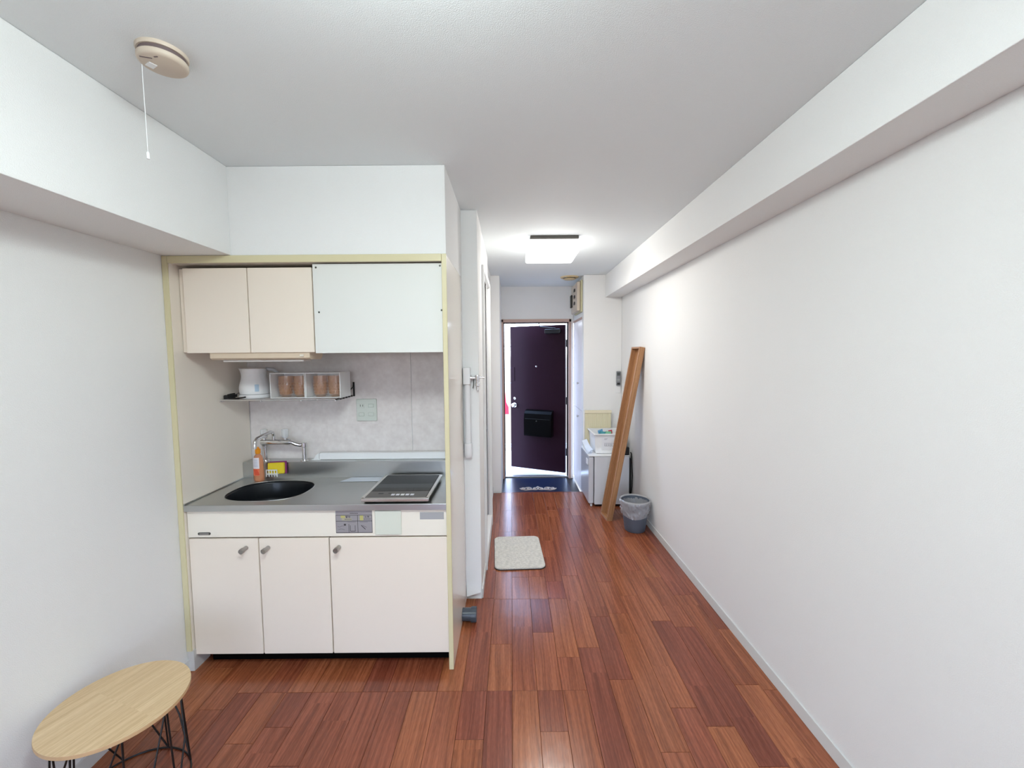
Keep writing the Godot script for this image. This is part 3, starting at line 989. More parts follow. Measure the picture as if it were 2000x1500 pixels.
func counter_things() -> void:
	var y := 0.85
	# induction cooker
	var c := thing("induction_cooker", "portable black glass induction cooker with silver frame on the counter", "cooker", Vector3(-0.578, y, -2.19))
	part(c, "body", bx(-0.155, 0.158, 0.001, 0.016, -0.195, 0.185, 0.004), M.black)
	var fr := B.new()
	fr.mm(-0.168, -0.150, 0.016, 0.026, -0.205, 0.20, 0.003)
	fr.mm(0.150, 0.168, 0.016, 0.026, -0.205, 0.20, 0.003)
	fr.mm(-0.150, 0.150, 0.016, 0.026, -0.205, -0.193, 0.003)
	fr.mm(-0.168, 0.168, 0.006, 0.026, 0.186, 0.203, 0.005)
	part(c, "frame", fr, mat(Color(0.84, 0.83, 0.81), 0.22, 0.9))
	part(c, "glass_top", bx(-0.150, 0.150, 0.016, 0.0265, -0.193, 0.095, 0.001), M.glassblack)
	var cp := part(c, "control_panel", bx(-0.150, 0.150, 0.016, 0.0262, 0.096, 0.186, 0.001), mat(Color(0.40, 0.38, 0.37), 0.35, 0.6))
	for i in 5:
		part(cp, "button", bx(-0.03 + i * 0.024, -0.012 + i * 0.024, 0.0262, 0.028, 0.142, 0.162, 0.001), M.label if i != 2 else M.plastic)
	part(cp, "display", bx(-0.10, -0.075, 0.0262, 0.0268, 0.125, 0.137, 0.0), M.black)
	part(cp, "display", bx(-0.05, -0.035, 0.0262, 0.0268, 0.125, 0.135, 0.0), M.black)
	for q in [[-0.13, -0.17], [0.13, -0.17], [-0.13, 0.16], [0.13, 0.16]]:
		part(c, "foot", bx(q[0] - 0.01, q[0] + 0.01, 0.0, 0.001, q[1] - 0.01, q[1] + 0.01, 0), M.blackrubber)
	# dish soap
	var s := thing("soap_bottle", "orange dish soap bottle with orange cap behind the sink", "bottle", Vector3(-1.478, y, -2.383))
	var b := B.new()
	var prof := []
	for q in [[0.0, 0.0], [0.026, 0.0], [0.030, 0.006], [0.030, 0.03], [0.0275, 0.075], [0.0275, 0.125], [0.022, 0.145], [0.012, 0.158], [0.010, 0.165], [0.0, 0.165]]:
		prof.append(Vector2(q[0], q[1]))
	b.lathe(prof, 24, Vector3.ZERO, Basis(Vector3.RIGHT, Vector3.UP, Vector3(0, 0, 0.72)))
	part(s, "bottle_body", b, M.soap)
	b = B.new()
	b.lathe([Vector2(0.013, 0.160), Vector2(0.0145, 0.164), Vector2(0.0145, 0.186), Vector2(0.008, 0.190), Vector2(0.006, 0.199), Vector2(0.0, 0.2)], 18)
	part(s, "cap", b, M.orange, "orange cap")
	var li := Image.create(96, 192, false, Image.FORMAT_RGB8)
	li.fill(Color(0.93, 0.90, 0.92))
	for i in 6:
		li.fill_rect(Rect2i(18, 20 + i * 14, 60, 5), Color(0.72, 0.76, 0.85))
	li.fill_rect(Rect2i(0, 118, 96, 74), Color(0.92, 0.45, 0.30))
	for i in 5:
		li.fill_rect(Rect2i(10 + i * 6, 128 + i * 12, 60, 7), Color(0.85, 0.22, 0.12))
	var lm := mat(Color.WHITE, 0.5)
	lm.albedo_texture = tex(li)
	b = B.new()
	b.grid(8, 1, func(u: float, q: float) -> Vector3:
		var a := lerpf(PI * 0.78, PI * 0.32, u)
		return Vector3(0.0292 * cos(a), lerpf(0.14, 0.035, q), 0.0292 * 0.76 * sin(a)))
	part(s, "label_front", b, lm, "white and red printed label")
	# sponge in a white holder on the splashback
	var sp := thing("sponge", "yellow and purple sponge leaning at the splashback", "sponge", Vector3(-1.392, y + 0.035, -2.412))
	var tl := Basis(Vector3.RIGHT, -0.12) * Basis(Vector3.BACK, 0.04)
	b = B.new()
	b.box(Vector3(0, 0.03, 0.0), Vector3(0.098, 0.066, 0.018), 0.005, 0, Vector2.ZERO, tl)
	part(sp, "foam", b, M.yellow)
	b = B.new()
	b.box(Vector3(0.004, 0.031, -0.0125), Vector3(0.102, 0.074, 0.008), 0.003, 0, Vector2.ZERO, tl)
	part(sp, "scrub_pad", b, M.purple, "purple scrub pad")
	var h := thing("sponge_holder", "white slotted sponge holder behind the sink", "holder", Vector3(-1.408, y + 0.02, -2.392))
	b = B.new()
	b.mm(-0.034, 0.034, 0.012, 0.018, -0.028, 0.004, 0.002)
	b.mm(-0.034, 0.034, 0.036, 0.043, 0.0, 0.004, 0.002)
	part(h, "tray", b, M.plastic)
	part(h, "sucker", bx(-0.012, 0.012, -0.002, 0.03, -0.044, -0.027, 0.003), M.plastic)
	for i in 5:
		part(h, "prong", bx(-0.034 + i * 0.0155, -0.028 + i * 0.0155, 0.0, 0.037, 0.0, 0.004, 0.0015), M.plastic)
	# paper on the counter
	b = B.new()
	b.grid(10, 6, func(u: float, q: float) -> Vector3:
		return Vector3(lerpf(-0.995, -0.765, u) + 0.04 * q, y + 0.0012 + 0.004 * u * sin(q * 3.0) * u, lerpf(-2.345, -2.43, q) - 0.004 * u))
	single("paper_sheet", b, M.bluish, "white paper sheet lying on the counter beside the cooker", "paper")
	# white cable duct along the ledge
	var d := thing("cable_duct", "long white plastic duct lying on the sink ledge", "duct", Vector3(-0.77, y + 0.0955, -2.497))
	part(d, "channel", bx(-0.40, 0.445, 0.0, 0.042, -0.018, 0.018, 0.004), M.plastic)
	var pl := PackedVector2Array([Vector2(-0.435, 0.0), Vector2(-0.40, 0.0), Vector2(-0.40, 0.041), Vector2(-0.418, 0.03)])
	b = B.new()
	b.prism(pl, 0.034, Vector3(0, 0, -0.017), Basis.IDENTITY)
	b.mm(-0.445, -0.39, 0.0, 0.004, -0.018, 0.02, 0.001)
	part(d, "end_cap", b, M.plastic)
	# low splash guard at the right end of the counter
	b = B.new()
	var gp := PackedVector2Array()
	for q in [[-2.43, 0.86], [-2.0, 0.86], [-2.0, 1.09], [-2.008, 1.118], [-2.03, 1.13], [-2.43, 1.13]]:
		gp.append(Vector2(-q[0], q[1] - 0.85))
	b.prism(gp, 0.004, Vector3(-0.3275, y - 0.0095, 0), Basis(Vector3.FORWARD, Vector3.UP, Vector3.RIGHT))
	single("splash_guard", b, M.plastic, "thin white splash guard at the cooker end of the counter", "splash guard")
	# two-handle mixer tap
	var f := thing("mixer_tap", "chrome two-handle mixer tap with clear handles over the sink", "tap", Vector3(-1.37, y + 0.0955, -2.47))
	b = B.new()
	b.tube([Vector3(-0.125, 0.118, 0.02), Vector3(0.03, 0.118, 0.02)], 0.0165, 16)
	b.tube([Vector3(0.02, 0.118, 0.02), Vector3(0.045, 0.118, 0.02)], 0.019, 6)
	part(f, "mixer_body", b, M.chrome)
	for e in [[-0.117, 0.0], [0.118, 0.0]]:
		b = B.new()
		b.lathe([Vector2(0.0, 0.112), Vector2(0.016, 0.108), Vector2(0.0155, 0.084), Vector2(0.0115, 0.08), Vector2(0.0115, 0.006), Vector2(0.024, 0.004), Vector2(0.025, 0.0)], 18, Vector3(e[0], 0, e[1]))
		part(f, "riser", b, M.chrome)
	b = B.new()
	b.tube([Vector3(0.035, 0.118, 0.02), Vector3(0.055, 0.114, 0.018), Vector3(0.075, 0.101, 0.012), Vector3(0.095, 0.095, 0.004), Vector3(0.118, 0.095, 0.0)], 0.0115, 12)
	part(f, "elbow", b, M.chrome)
	b = B.new()
	b.tube([Vector3(-0.117, 0.095, 0.0), Vector3(-0.117, 0.10, 0.012), Vector3(-0.115, 0.112, 0.02)], 0.0125, 12)
	part(f, "elbow", b, M.chrome)
	b = B.new()
	b.tube([Vector3(-0.05, 0.125, 0.02), Vector3(-0.05, 0.16, 0.022), Vector3(-0.05, 0.178, 0.032), Vector3(-0.05, 0.184, 0.05), Vector3(-0.05, 0.178, 0.12), Vector3(-0.05, 0.17, 0.185), Vector3(-0.05, 0.16, 0.2), Vector3(-0.05, 0.14, 0.206), Vector3(-0.05, 0.118, 0.206)], 0.0095, 12)
	part(f, "spout", b, M.chrome)
	for hx in [-0.108, 0.018]:
		b = B.new()
		b.lathe([Vector2(0.0, 0.196), Vector2(0.017, 0.196), Vector2(0.021, 0.19), Vector2(0.019, 0.15), Vector2(0.013, 0.142), Vector2(0.0, 0.142)], 8, Vector3(hx, 0, 0.02), Basis.IDENTITY, 0.95)
		var hd := part(f, "handle", b, M.clear, "clear acrylic handle")
		b = B.new()
		b.lathe([Vector2(0.009, 0.130), Vector2(0.009, 0.143), Vector2(0.005, 0.146), Vector2(0.005, 0.18), Vector2(0.0, 0.18)], 12, Vector3(hx, 0, 0.02))
		part(hd, "spindle", b, M.chrome)
	# outlet and switch plate
	var o := thing("outlet_plate", "square pale green outlet and switch plate above the counter", "outlet", Vector3(-0.888, 1.242, -2.53))
	part(o, "plate", bx(-0.062, 0.062, -0.068, 0.068, 0.0, 0.009, 0.003), M.outlet)
	part(o, "socket", bx(-0.045, -0.013, 0.012, 0.04, 0.009, 0.0105, 0.001), M.outlet)
	for hx in [-0.036, -0.022]:
		part(o, "socket_hole", bx(hx - 0.0015, hx + 0.0015, 0.021, 0.033, 0.0105, 0.0108, 0.0), M.black)
	for q in [[0.028, 0.026], [-0.03, -0.026], [0.028, -0.026]]:
		part(o, "switch", bx(q[0] - 0.016, q[0] + 0.016, q[1] - 0.011, q[1] + 0.011, 0.009, 0.0135, 0.003), M.outlet)

func shelf_things() -> void:
	var y := 1.338
	var s := thing("wire_shelf", "chrome wire shelf across the kitchen back wall", "shelf", Vector3(-1.285, y, -2.53))
	# long wires
	for i in 9:
		var z := 0.02 + i * 0.03
		var b := B.new()
		b.tube([Vector3(-0.312, -0.004, z), Vector3(0.318, -0.004, z)], 0.0028 if i < 8 else 0.005, 8)
		part(s, "wire", b, M.chrome)
	for x in [-0.312, -0.09, 0.13, 0.318]:
		var b := B.new()
		b.tube([Vector3(x, -0.010, 0.002), Vector3(x, -0.010, 0.265)], 0.0035, 8)
		part(s, "cross_wire", b, M.chrome)
	for x in [-0.312, 0.322]:
		var b := B.new()
		b.tube([Vector3(x, 0.07, 0.006), Vector3(x, 0.045, 0.012), Vector3(x, 0.0, 0.20), Vector3(x, -0.004, 0.262)], 0.004, 8)
		b.mm(x - 0.005, x + 0.005, -0.012, 0.075, 0.0, 0.006, 0.001)
		for i in 5:
			b.mm(x - 0.004, x + 0.004, -0.011, -0.002, 0.03 + i * 0.04, 0.045 + i * 0.04, 0.001)
		part(s, "bracket", b, M.black if x > 0 else M.chrome)
	# kettle
	var k := thing("electric_kettle", "white electric kettle at the left end of the wire shelf", "kettle", Vector3(-1.478, y, -2.385))
	var b := B.new()
	b.lathe([Vector2(0.0, 0.0), Vector2(0.078, 0.0), Vector2(0.080, 0.008), Vector2(0.078, 0.020), Vector2(0.0, 0.022)], 32)
	part(k, "power_base", b, M.plastic)
	b = B.new()
	b.grid(48, 10, func(u: float, q: float) -> Vector3:
		var a := u * TAU
		var rr: Array = [0.073, 0.0765, 0.0775, 0.0765, 0.0735, 0.0695, 0.0655, 0.063, 0.0625, 0.063, 0.064]
		var r: float = rr[int(round(q * 10.0))]
		var p := Vector3(cos(a) * r, 0.022 + q * 0.143, sin(a) * r)
		# pouring lip on the left
		var lip := pow(maxf(0.0, -cos(a)), 14.0) * pow(q, 3.5)
		p.x -= lip * 0.024
		p.y += lip * 0.004
		return p)
	b.lathe([Vector2(0.0, 0.171), Vector2(0.05, 0.169), Vector2(0.064, 0.164)], 32)
	part(k, "jug", b, M.plastic)
	b = B.new()
	b.tube([Vector3(0.05, 0.163, -0.03), Vector3(0.085, 0.158, -0.045), Vector3(0.108, 0.135, -0.055), Vector3(0.11, 0.09, -0.055), Vector3(0.095, 0.06, -0.045), Vector3(0.068, 0.05, -0.03)], 0.011, 10)
	part(k, "handle", b, M.plasticgrey)
	b = B.new()
	b.grid(4, 1, func(u: float, q: float) -> Vector3:
		var a := lerpf(1.02, 0.76, u)
		return Vector3(cos(a) * 0.0785, lerpf(0.078, 0.038, q), sin(a) * 0.0785))
	part(k, "print", b, mat(Color(0.70, 0.80, 0.88), 0.5), "pale blue print")
	# black plug and cord
	var pc := thing("cable_bundle", "bundled black cable with plug on the shelf beside the kettle", "cable", Vector3(-1.575, y, -2.31))
	part(pc, "plug", bx(-0.022, 0.004, 0.0, 0.022, -0.02, 0.02, 0.004), M.black)
	b = B.new()
	var pts := []
	for i in 50:
		var a := i / 49.0
		pts.append(Vector3(0.008 + 0.014 * cos(a * 17.0), 0.005 + 0.02 * a, -0.012 + 0.03 * sin(a * 17.0)))
	b.tube(pts, 0.0045, 6)
	part(pc, "coil", b, M.blackrubber)
	b = B.new()
	b.tube([Vector3(0.03, 0.004, 0.012), Vector3(0.06, 0.005, 0.034), Vector3(0.095, 0.009, 0.036), Vector3(0.11, 0.012, 0.03)], 0.004, 6)
	part(pc, "lead", b, M.blackrubber)
	# two white boxes with two amber glasses each
	for i in 2:
		var x0 := -1.345 + i * 0.197
		var bxs := thing("storage_box", ["open white box next to the kettle, two amber glasses inside", "open white box at the far end of the wire shelf, two amber glasses inside"][i], "box", Vector3(x0, y, -2.45), "white boxes on the wire shelf")
		var W := 0.195
		var t := 0.005
		var H := 0.142
		part(bxs, "bottom", bx(0, W, 0.0, t, 0.0, 0.145, 0.001), M.plastic)
		part(bxs, "top_side", bx(0, W, H - t, H, 0.0, 0.145, 0.001), M.plastic)
		part(bxs, "side_wall", bx(0, t, t, H - t, 0.0, 0.145, 0.001), M.plastic)
		part(bxs, "side_wall", bx(W - t, W, t, H - t, 0.0, 0.145, 0.001), M.plastic)
		part(bxs, "back_wall", bx(t, W - t, t, H - t, 0.0, t, 0.001), M.plastic)
		for j in 2:
			var g := thing("drinking_glass", ["amber patterned glass nearer the kettle in the box beside it", "amber patterned glass nearer the partition in the box beside the kettle", "amber patterned glass nearer the partition in the far box", "amber patterned glass at the outer side of the far box"][i * 2 + j], "glass", Vector3(x0 + 0.058 + j * 0.084, y + 0.005, -2.365), "amber glasses on the wire shelf")
			b = B.new()
			b.lathe([Vector2(0.0, 0.004), Vector2(0.026, 0.004), Vector2(0.031, 0.012), Vector2(0.036, 0.04), Vector2(0.039, 0.07), Vector2(0.0385, 0.085), Vector2(0.036, 0.09), Vector2(0.0385, 0.096), Vector2(0.039, 0.118), Vector2(0.0365, 0.118), Vector2(0.036, 0.09), Vector2(0.033, 0.04), Vector2(0.028, 0.014), Vector2(0.0, 0.012)], 24)
			b.lathe([Vector2(0.0, 0.0), Vector2(0.025, 0.0), Vector2(0.026, 0.004)], 24)
			var vs := part(g, "vessel", b, M.amber)
			# raised diamond pattern
			b = B.new()
			for r in 4:
				for q in 14:
					var a := TAU * (q + 0.5 * (r % 2)) / 14
					var yy := 0.022 + r * 0.017
					var rr := 0.0325 + (yy - 0.015) * 0.115
					b.box(Vector3(cos(a) * rr, yy, sin(a) * rr), Vector3(0.008, 0.008, 0.003), 0.001, 0, Vector2.ZERO, Basis(Vector3.UP, PI / 2 - a) * Basis(Vector3.BACK, PI / 4))
			part(vs, "relief", b, M.amber)

func corridor_left() -> void:
	# bathroom door
	var fr := B.new()
	fr.mm(-0.215, -0.188, 0.0, 2.20, -2.98, -2.941, 0.002)
	fr.mm(-0.215, -0.188, 0.0, 2.20, -3.80, -3.755, 0.002)
	fr.mm(-0.215, -0.188, 2.165, 2.20, -3.755, -2.98, 0.002)
	var d := struct("door_2", fr, M.paint, "white framed bathroom door in the corridor wall", "door")
	part(d, "leaf", bx(-0.27, -0.235, 0.105, 2.165, -3.754, -2.981, 0.002), mat(Color(0.84, 0.86, 0.87), 0.35))
	part(d, "sill", bx(-0.28, -0.190, 0.0, 0.10, -3.754, -2.981, 0.003), M.paint, "raised white sill")
	var k := B.new()
	k.tube([Vector3(-0.235, 1.0, -3.06), Vector3(-0.205, 1.0, -3.06), Vector3(-0.2, 1.0, -3.08), Vector3(-0.2, 1.0, -3.16)], 0.008, 8)
	part(d, "lever", k, M.satin)
	# white pipe with boxed tee and chrome valve
	var p := thing("water_pipe", "white plastic pipe with boxed head beside the kitchen panel", "pipe", Vector3(-0.276, 0.93, -2.59))
	part(p, "box_head", bx(-0.024, 0.021, 0.46, 0.565, 0.0, 0.05, 0.004), M.pvc)
	var b := B.new()
	b.tube([Vector3(0, 0.05, 0.025), Vector3(0, 0.46, 0.025)], 0.0185, 18)
	part(p, "pipe", b, M.pvc)
	b = B.new()
	b.lathe([Vector2(0.0, 0.0), Vector2(0.016, 0.001), Vector2(0.023, 0.008), Vector2(0.0245, 0.02), Vector2(0.0245, 0.09), Vector2(0.0185, 0.094)], 20, Vector3(0.0, 0.0, 0.0255))
	part(p, "end_cap", b, M.pvc)
	var v := thing("water_valve", "small chrome tap valve on the boxed pipe head", "valve", Vector3(-0.255, 1.43, -2.565))
	b = B.new()
	b.tube([Vector3(0.0, 0, 0), Vector3(0.035, 0.0, 0)], 0.009, 12)
	b.lathe([Vector2(0.0, 0.007), Vector2(0.018, 0.007), Vector2(0.018, 0.0), Vector2(0.0, 0.0)], 18, Vector3(0.0, 0, 0), Basis(Vector3.UP, Vector3.RIGHT, Vector3.FORWARD))
	part(v, "inlet", b, M.chrome)
	b = B.new()
	b.lathe([Vector2(0.0, 0.018), Vector2(0.015, 0.018), Vector2(0.016, 0.0), Vector2(0.012, -0.018), Vector2(0.012, -0.03), Vector2(0.014, -0.032), Vector2(0.014, -0.05), Vector2(0.009, -0.054), Vector2(0.009, -0.075), Vector2(0.0, -0.075)], 16, Vector3(0.042, 0, 0))
	part(v, "body", b, M.chrome)
	b = B.new()
	b.tube([Vector3(0.05, 0.004, 0), Vector3(0.085, 0.002, 0)], 0.006, 10)
	part(v, "lever", b, M.chrome)
	b = B.new()
	b.tube([Vector3(0.02, -0.008, 0.0), Vector3(0.018, -0.045, 0.002), Vector3(0.014, -0.065, 0.004)], 0.003, 6)
	part(v, "clip", b, M.screw)
	# wallpaper curling off at the foot of the shaft, and grey drain stub
	b = B.new()
	b.grid(10, 8, func(u: float, q: float) -> Vector3:
		var c := q * q
		return Vector3(lerpf(-0.300, -0.212, u), lerpf(0.115, 0.03 + 0.05 * u * 0.3, q), -2.5885 + 0.03 * c * (1.0 - 0.7 * u)))
	b.grid(10, 4, func(u: float, q: float) -> Vector3:
		return Vector3(lerpf(-0.300, -0.212, u), lerpf(0.03 + 0.05 * u * 0.3, 0.022, q), -2.5885 + lerpf(0.03, 0.008, q) * (1.0 - 0.7 * u)))
	single("loose_wallpaper", b, M.paper, "curled wallpaper end at the foot of the pipe shaft", "wallpaper")
	var dr := thing("drain_pipe", "short dark grey drain pipe stub beside the kitchen panel", "pipe", Vector3(-0.302, 0.042, -2.36))
	b = B.new()
	b.tube([Vector3(0.0, 0, 0), Vector3(0.055, 0, 0)], 0.036, 24)
	part(dr, "pipe", b, M.pvcdark)
	b = B.new()
	b.tube([Vector3(0.05, 0, 0), Vector3(0.082, 0, 0)], 0.040, 24)
	for i in 10:
		var a := TAU * i / 10
		b.box(Vector3(0.066, cos(a) * 0.040, sin(a) * 0.040), Vector3(0.03, 0.004, 0.008), 0.001, 0, Vector2.ZERO, Basis(Vector3.RIGHT, a))
	part(dr, "cap", b, M.pvcdark)
	# bath mat
	var mt := thing("bath_mat", "pale grey bath mat with rounded corners on the corridor floor", "mat", Vector3(0.04, 0.0, -3.21))
	mt.rotation.y = 0.045
	var pl := rounded(0.190, 0.270, 0.048)
	b = B.new()
	b.prism(pl, 0.006, Vector3(0, 0.0, 0), Basis(Vector3.RIGHT, Vector3.FORWARD, Vector3.UP), true)
	part(mt, "backing", b, M.rim)
	b = B.new()
	b.prism(rounded(0.187, 0.267, 0.047), 0.008, Vector3(0, 0.006, 0), Basis(Vector3.RIGHT, Vector3.FORWARD, Vector3.UP), true)
	part(mt, "pile", b, M.mat)

func rounded(hx: float, hz: float, r: float) -> PackedVector2Array:
	var p := PackedVector2Array()
	for c in [[1, 1, 0], [-1, 1, 1], [-1, -1, 2], [1, -1, 3]]:
		for i in 7:
			var a: float = PI / 2 * (c[2] + i / 6.0)
			p.append(Vector2(c[0] * (hx - r) + r * cos(a), c[1] * (hz - r) + r * sin(a)))
	return p

func corridor_right() -> void:
	# fridge: door faces the corridor, we look at its side
	var f := thing("mini_fridge", "small white fridge at the end of the corridor, its door facing left", "fridge", Vector3(0.985, 0.0, -4.43))
	part(f, "body", bx(-0.145, 0.215, 0.022, 0.525, -0.235, 0.235, 0.006), M.fridge)
	var dr := part(f, "door", bx(-0.205, -0.150, 0.03, 0.522, -0.235, 0.235, 0.012), M.fridgedoor)
	part(dr, "grip", bx(-0.212, -0.205, 0.43, 0.49, 0.12, 0.2, 0.003), M.plastic)
	part(f, "top_plate", bx(-0.205, 0.215, 0.525, 0.535, -0.237, 0.237, 0.004), M.plastic)
	part(f, "plinth", bx(-0.13, 0.20, 0.004, 0.022, -0.22, 0.22, 0.001), M.black)
	for q in [[-0.17, 0.2], [-0.17, -0.2], [0.18, 0.2], [0.18, -0.2]]:
		var b := B.new()
		b.lathe([Vector2(0.0, 0.0), Vector2(0.012, 0.0), Vector2(0.012, 0.03), Vector2(0.0, 0.03)], 12, Vector3(q[0], 0, q[1]))
		part(f, "foot", b, M.plastic)
	part(f, "rear_grille", bx(0.2155, 0.236, 0.05, 0.50, -0.21, 0.21, 0.004), M.black)
	# cable of the fridge
	var cb := B.new()
	cb.tube([Vector3(1.206, 0.57, -4.188), Vector3(1.214, 0.555, -4.184), Vector3(1.219, 0.45, -4.18), Vector3(1.223, 0.33, -4.17), Vector3(1.219, 0.22, -4.17), Vector3(1.212, 0.14, -4.18), Vector3(1.206, 0.06, -4.184), Vector3(1.21, 0.008, -4.17)], 0.006, 8)
	single("power_cable", cb, M.blackrubber, "black power cable looping down behind the small fridge", "cable")
	var ad := thing("power_adapter", "black adapter block on the fridge beside the leaning wooden box", "adapter", Vector3(1.168, 0.535, -4.225))
	part(ad, "case", bx(-0.055, 0.03, 0.0, 0.085, -0.02, 0.03, 0.008), M.black)
	# white storage box on the fridge
	var b := thing("storage_bin", "white plastic storage bin on top of the small fridge", "box", Vector3(1.0, 0.535, -4.44))
	var lo := 0.125
	var shape := B.new()
	shape.mm(-0.13, 0.15, 0.004, 0.008, -0.15, 0.16, 0.001)
	part(b, "bottom", shape, M.plastic)
	for q in [[0, 1], [0, -1], [1, 1], [1, -1]]:
		shape = B.new()
		var sg: float = q[1]
		if q[0] == 0:
			shape.grid(2, 8, func(u: float, w: float) -> Vector3:
				var e := w * 0.012
				return Vector3(lerpf(-0.132 - e, 0.152 + e, u), 0.006 + w * 0.205, sg * (0.155 + e) + 0.005))
			shape.grid(2, 8, func(u: float, w: float) -> Vector3:
				var e := w * 0.012
				return Vector3(lerpf(-0.130 - e, 0.150 + e, u), 0.006 + w * 0.205, sg * (0.151 + e) + 0.005))
		else:
			shape.grid(2, 8, func(u: float, w: float) -> Vector3:
				var e := w * 0.012
				return Vector3(0.01 + sg * (0.142 + e), 0.006 + w * 0.205, lerpf(-0.15 - e, 0.16 + e, u)))
			shape.grid(2, 8, func(u: float, w: float) -> Vector3:
				var e := w * 0.012
				return Vector3(0.01 + sg * (0.138 + e), 0.006 + w * 0.205, lerpf(-0.148 - e, 0.158 + e, u)))
		part(b, "side_wall", shape, M.plastic)
	shape = B.new()
	shape.mm(-0.16, 0.18, 0.198, 0.212, 0.166, 0.185, 0.004)
	shape.mm(-0.16, 0.18, 0.198, 0.212, -0.175, -0.156, 0.004)
	shape.mm(-0.16, -0.141, 0.198, 0.212, -0.156, 0.166, 0.004)
	shape.mm(0.161, 0.18, 0.198, 0.212, -0.156, 0.166, 0.004)
	part(b, "rim", shape, M.plastic)
	part(b, "dark_base_line", bx(-0.12, 0.14, 0.0, 0.004, -0.14, 0.155, 0.0), M.blackrubber)
	# raised label field with printed lines, and handle slot
	var pi := Image.create(160, 200, false, Image.FORMAT_RGB8)
	pi.fill(Color(0.90, 0.905, 0.92))
	for i in 3:
		pi.fill_rect(Rect2i(24, 26 + i * 8, 34 - i * 6, 4), Color(0.66, 0.67, 0.70))
	var pr := RandomNumberGenerator.new()
	pr.seed = 5
	for i in 7:
		pi.fill_rect(Rect2i(26 + i * 16, 96, 11, 6), Color(0.55, 0.55, 0.6))
		pi.fill_rect(Rect2i(26 + i * 17, 108 + pr.randi() % 6, 12, 4), Color(0.45, 0.45, 0.5))
		pi.fill_rect(Rect2i(28 + i * 17, 116, 4, 22), Color(0.48, 0.48, 0.53))
		pi.fill_rect(Rect2i(28 + i * 17, 136 + pr.randi() % 4, 13, 5), Color(0.42, 0.42, 0.48))
	var pm := mat(Color.WHITE, 0.4)
	pm.albedo_texture = tex(pi)
	shape = B.new()
	shape.quad([Vector3(-0.07, 0.18, 0.1718), Vector3(0.10, 0.18, 0.1718), Vector3(0.10, 0.04, 0.1638), Vector3(-0.07, 0.04, 0.1638)], [Vector3.BACK, Vector3.BACK, Vector3.BACK, Vector3.BACK], [Vector2(0, 0), Vector2(1, 0), Vector2(1, 1), Vector2(0, 1)])
	part(b, "printed_panel", shape, pm, "faint printed panel")
	# contents
	var pk := [[-0.065, 0.07, Color(0.30, 0.62, 0.66), "turquoise packet sticking out of the white storage bin"], [0.005, 0.125, Color(0.52, 0.76, 0.62), "pale green packet in the white storage bin"], [0.06, 0.08, Color(0.78, 0.16, 0.26), "red packet in the white storage bin beside the wooden box"], [-0.015, 0.05, Color(0.42, 0.66, 0.82), "light blue packet in the white storage bin"]]
	for i in pk.size():
		var q = pk[i]
		shape = B.new()
		var ww := 0.062 if i != 2 else 0.045
		shape.grid(6, 6, func(u: float, w: float) -> Vector3:
			return Vector3(lerpf(-ww / 2, ww / 2, u), lerpf(0.0, 0.215, w), 0.014 * sin(u * PI) * sin(clampf(w, 0.0, 1.0) * PI)))
		shape.grid(6, 6, func(u: float, w: float) -> Vector3:
			return Vector3(lerpf(-ww / 2, ww / 2, u), lerpf(0.0, 0.215, w), -0.014 * sin(u * PI) * sin(clampf(w, 0.0, 1.0) * PI)))
		var o := single("packet", shape, mat(q[2], 0.35), q[3], "packet", "packets in the storage bin")
		o.position = Vector3(1.0 + q[0], 0.546 + 0.005 * i, -4.44 + q[1])
		o.rotation = Vector3(0.1 - 0.05 * i, 0.2 * (i - 1), 0.12 * (i - 1))
	# ribbed cream rack leaning at the wall behind the bin
	var rk := thing("ribbed_board", "cream ribbed plastic board standing against the wall behind the bin", "board", Vector3(0.95, 0.535, -4.635))
	part(rk, "sheet", bx(-0.135, 0.16, 0.012, 0.385, -0.004, 0.004, 0.001), mat(Color(0.88, 0.85, 0.72), 0.5))
	part(rk, "top_rail", bx(-0.145, 0.165, 0.375, 0.41, -0.01, 0.012, 0.004), mat(Color(0.91, 0.87, 0.76), 0.4))
	part(rk, "bottom_rail", bx(-0.145, 0.165, 0.0, 0.02, -0.01, 0.012, 0.004), mat(Color(0.91, 0.87, 0.76), 0.4))
	part(rk, "stile", bx(-0.155, -0.135, 0.0, 0.425, -0.012, 0.016, 0.005), M.plastic)
	for i in 13:
		part(rk, "rib", bx(-0.122 + i * 0.021, -0.112 + i * 0.021, 0.02, 0.375, 0.004, 0.0075, 0.0012), mat(Color(0.89, 0.86, 0.74), 0.5))
	# papers on the fridge
	for i in 3:
		var sh := B.new()
		sh.grid(6, 6, func(u: float, w: float) -> Vector3:
			return Vector3(lerpf(-0.027, 0.027, u), 0.001 + 0.06 * pow(w, 2.0) * (0.4 + 0.4 * i) + 0.008 * u * i, lerpf(0.09, -0.13, w)))
		var o := single("paper_sheet", sh, M.bluish, ["lowest white sheet lying beside the bin on the fridge", "middle white sheet curling beside the bin on the fridge", "top white sheet leaning at the bin on the fridge"][i], "paper", "papers on the fridge")
		o.position = Vector3(0.810 + i * 0.004, 0.5355 + i * 0.006, -4.36 - i * 0.03)
		o.rotation = Vector3(0, 0.12 * i - 0.1, 0.03)
	# long shallow wooden box leaning on the wall
	var L := 1.665
	var foot := Vector3(0.875, 0.0, -3.92)
	var lean := deg_to_rad(10.4)
	var wb := thing("wooden_box", "long narrow open oak box leaning upright against the bare wall", "wooden box", foot)
	wb.rotation = Vector3(0, 0.1, -lean)
	var D := 0.052
	var W := 0.20
	var t := 0.017
	part(wb, "back_panel", bx(D - 0.006, D, 0.0, L, -W / 2, W / 2, 0.001, 1, Vector2(0.2, 0.7)), M.oak)
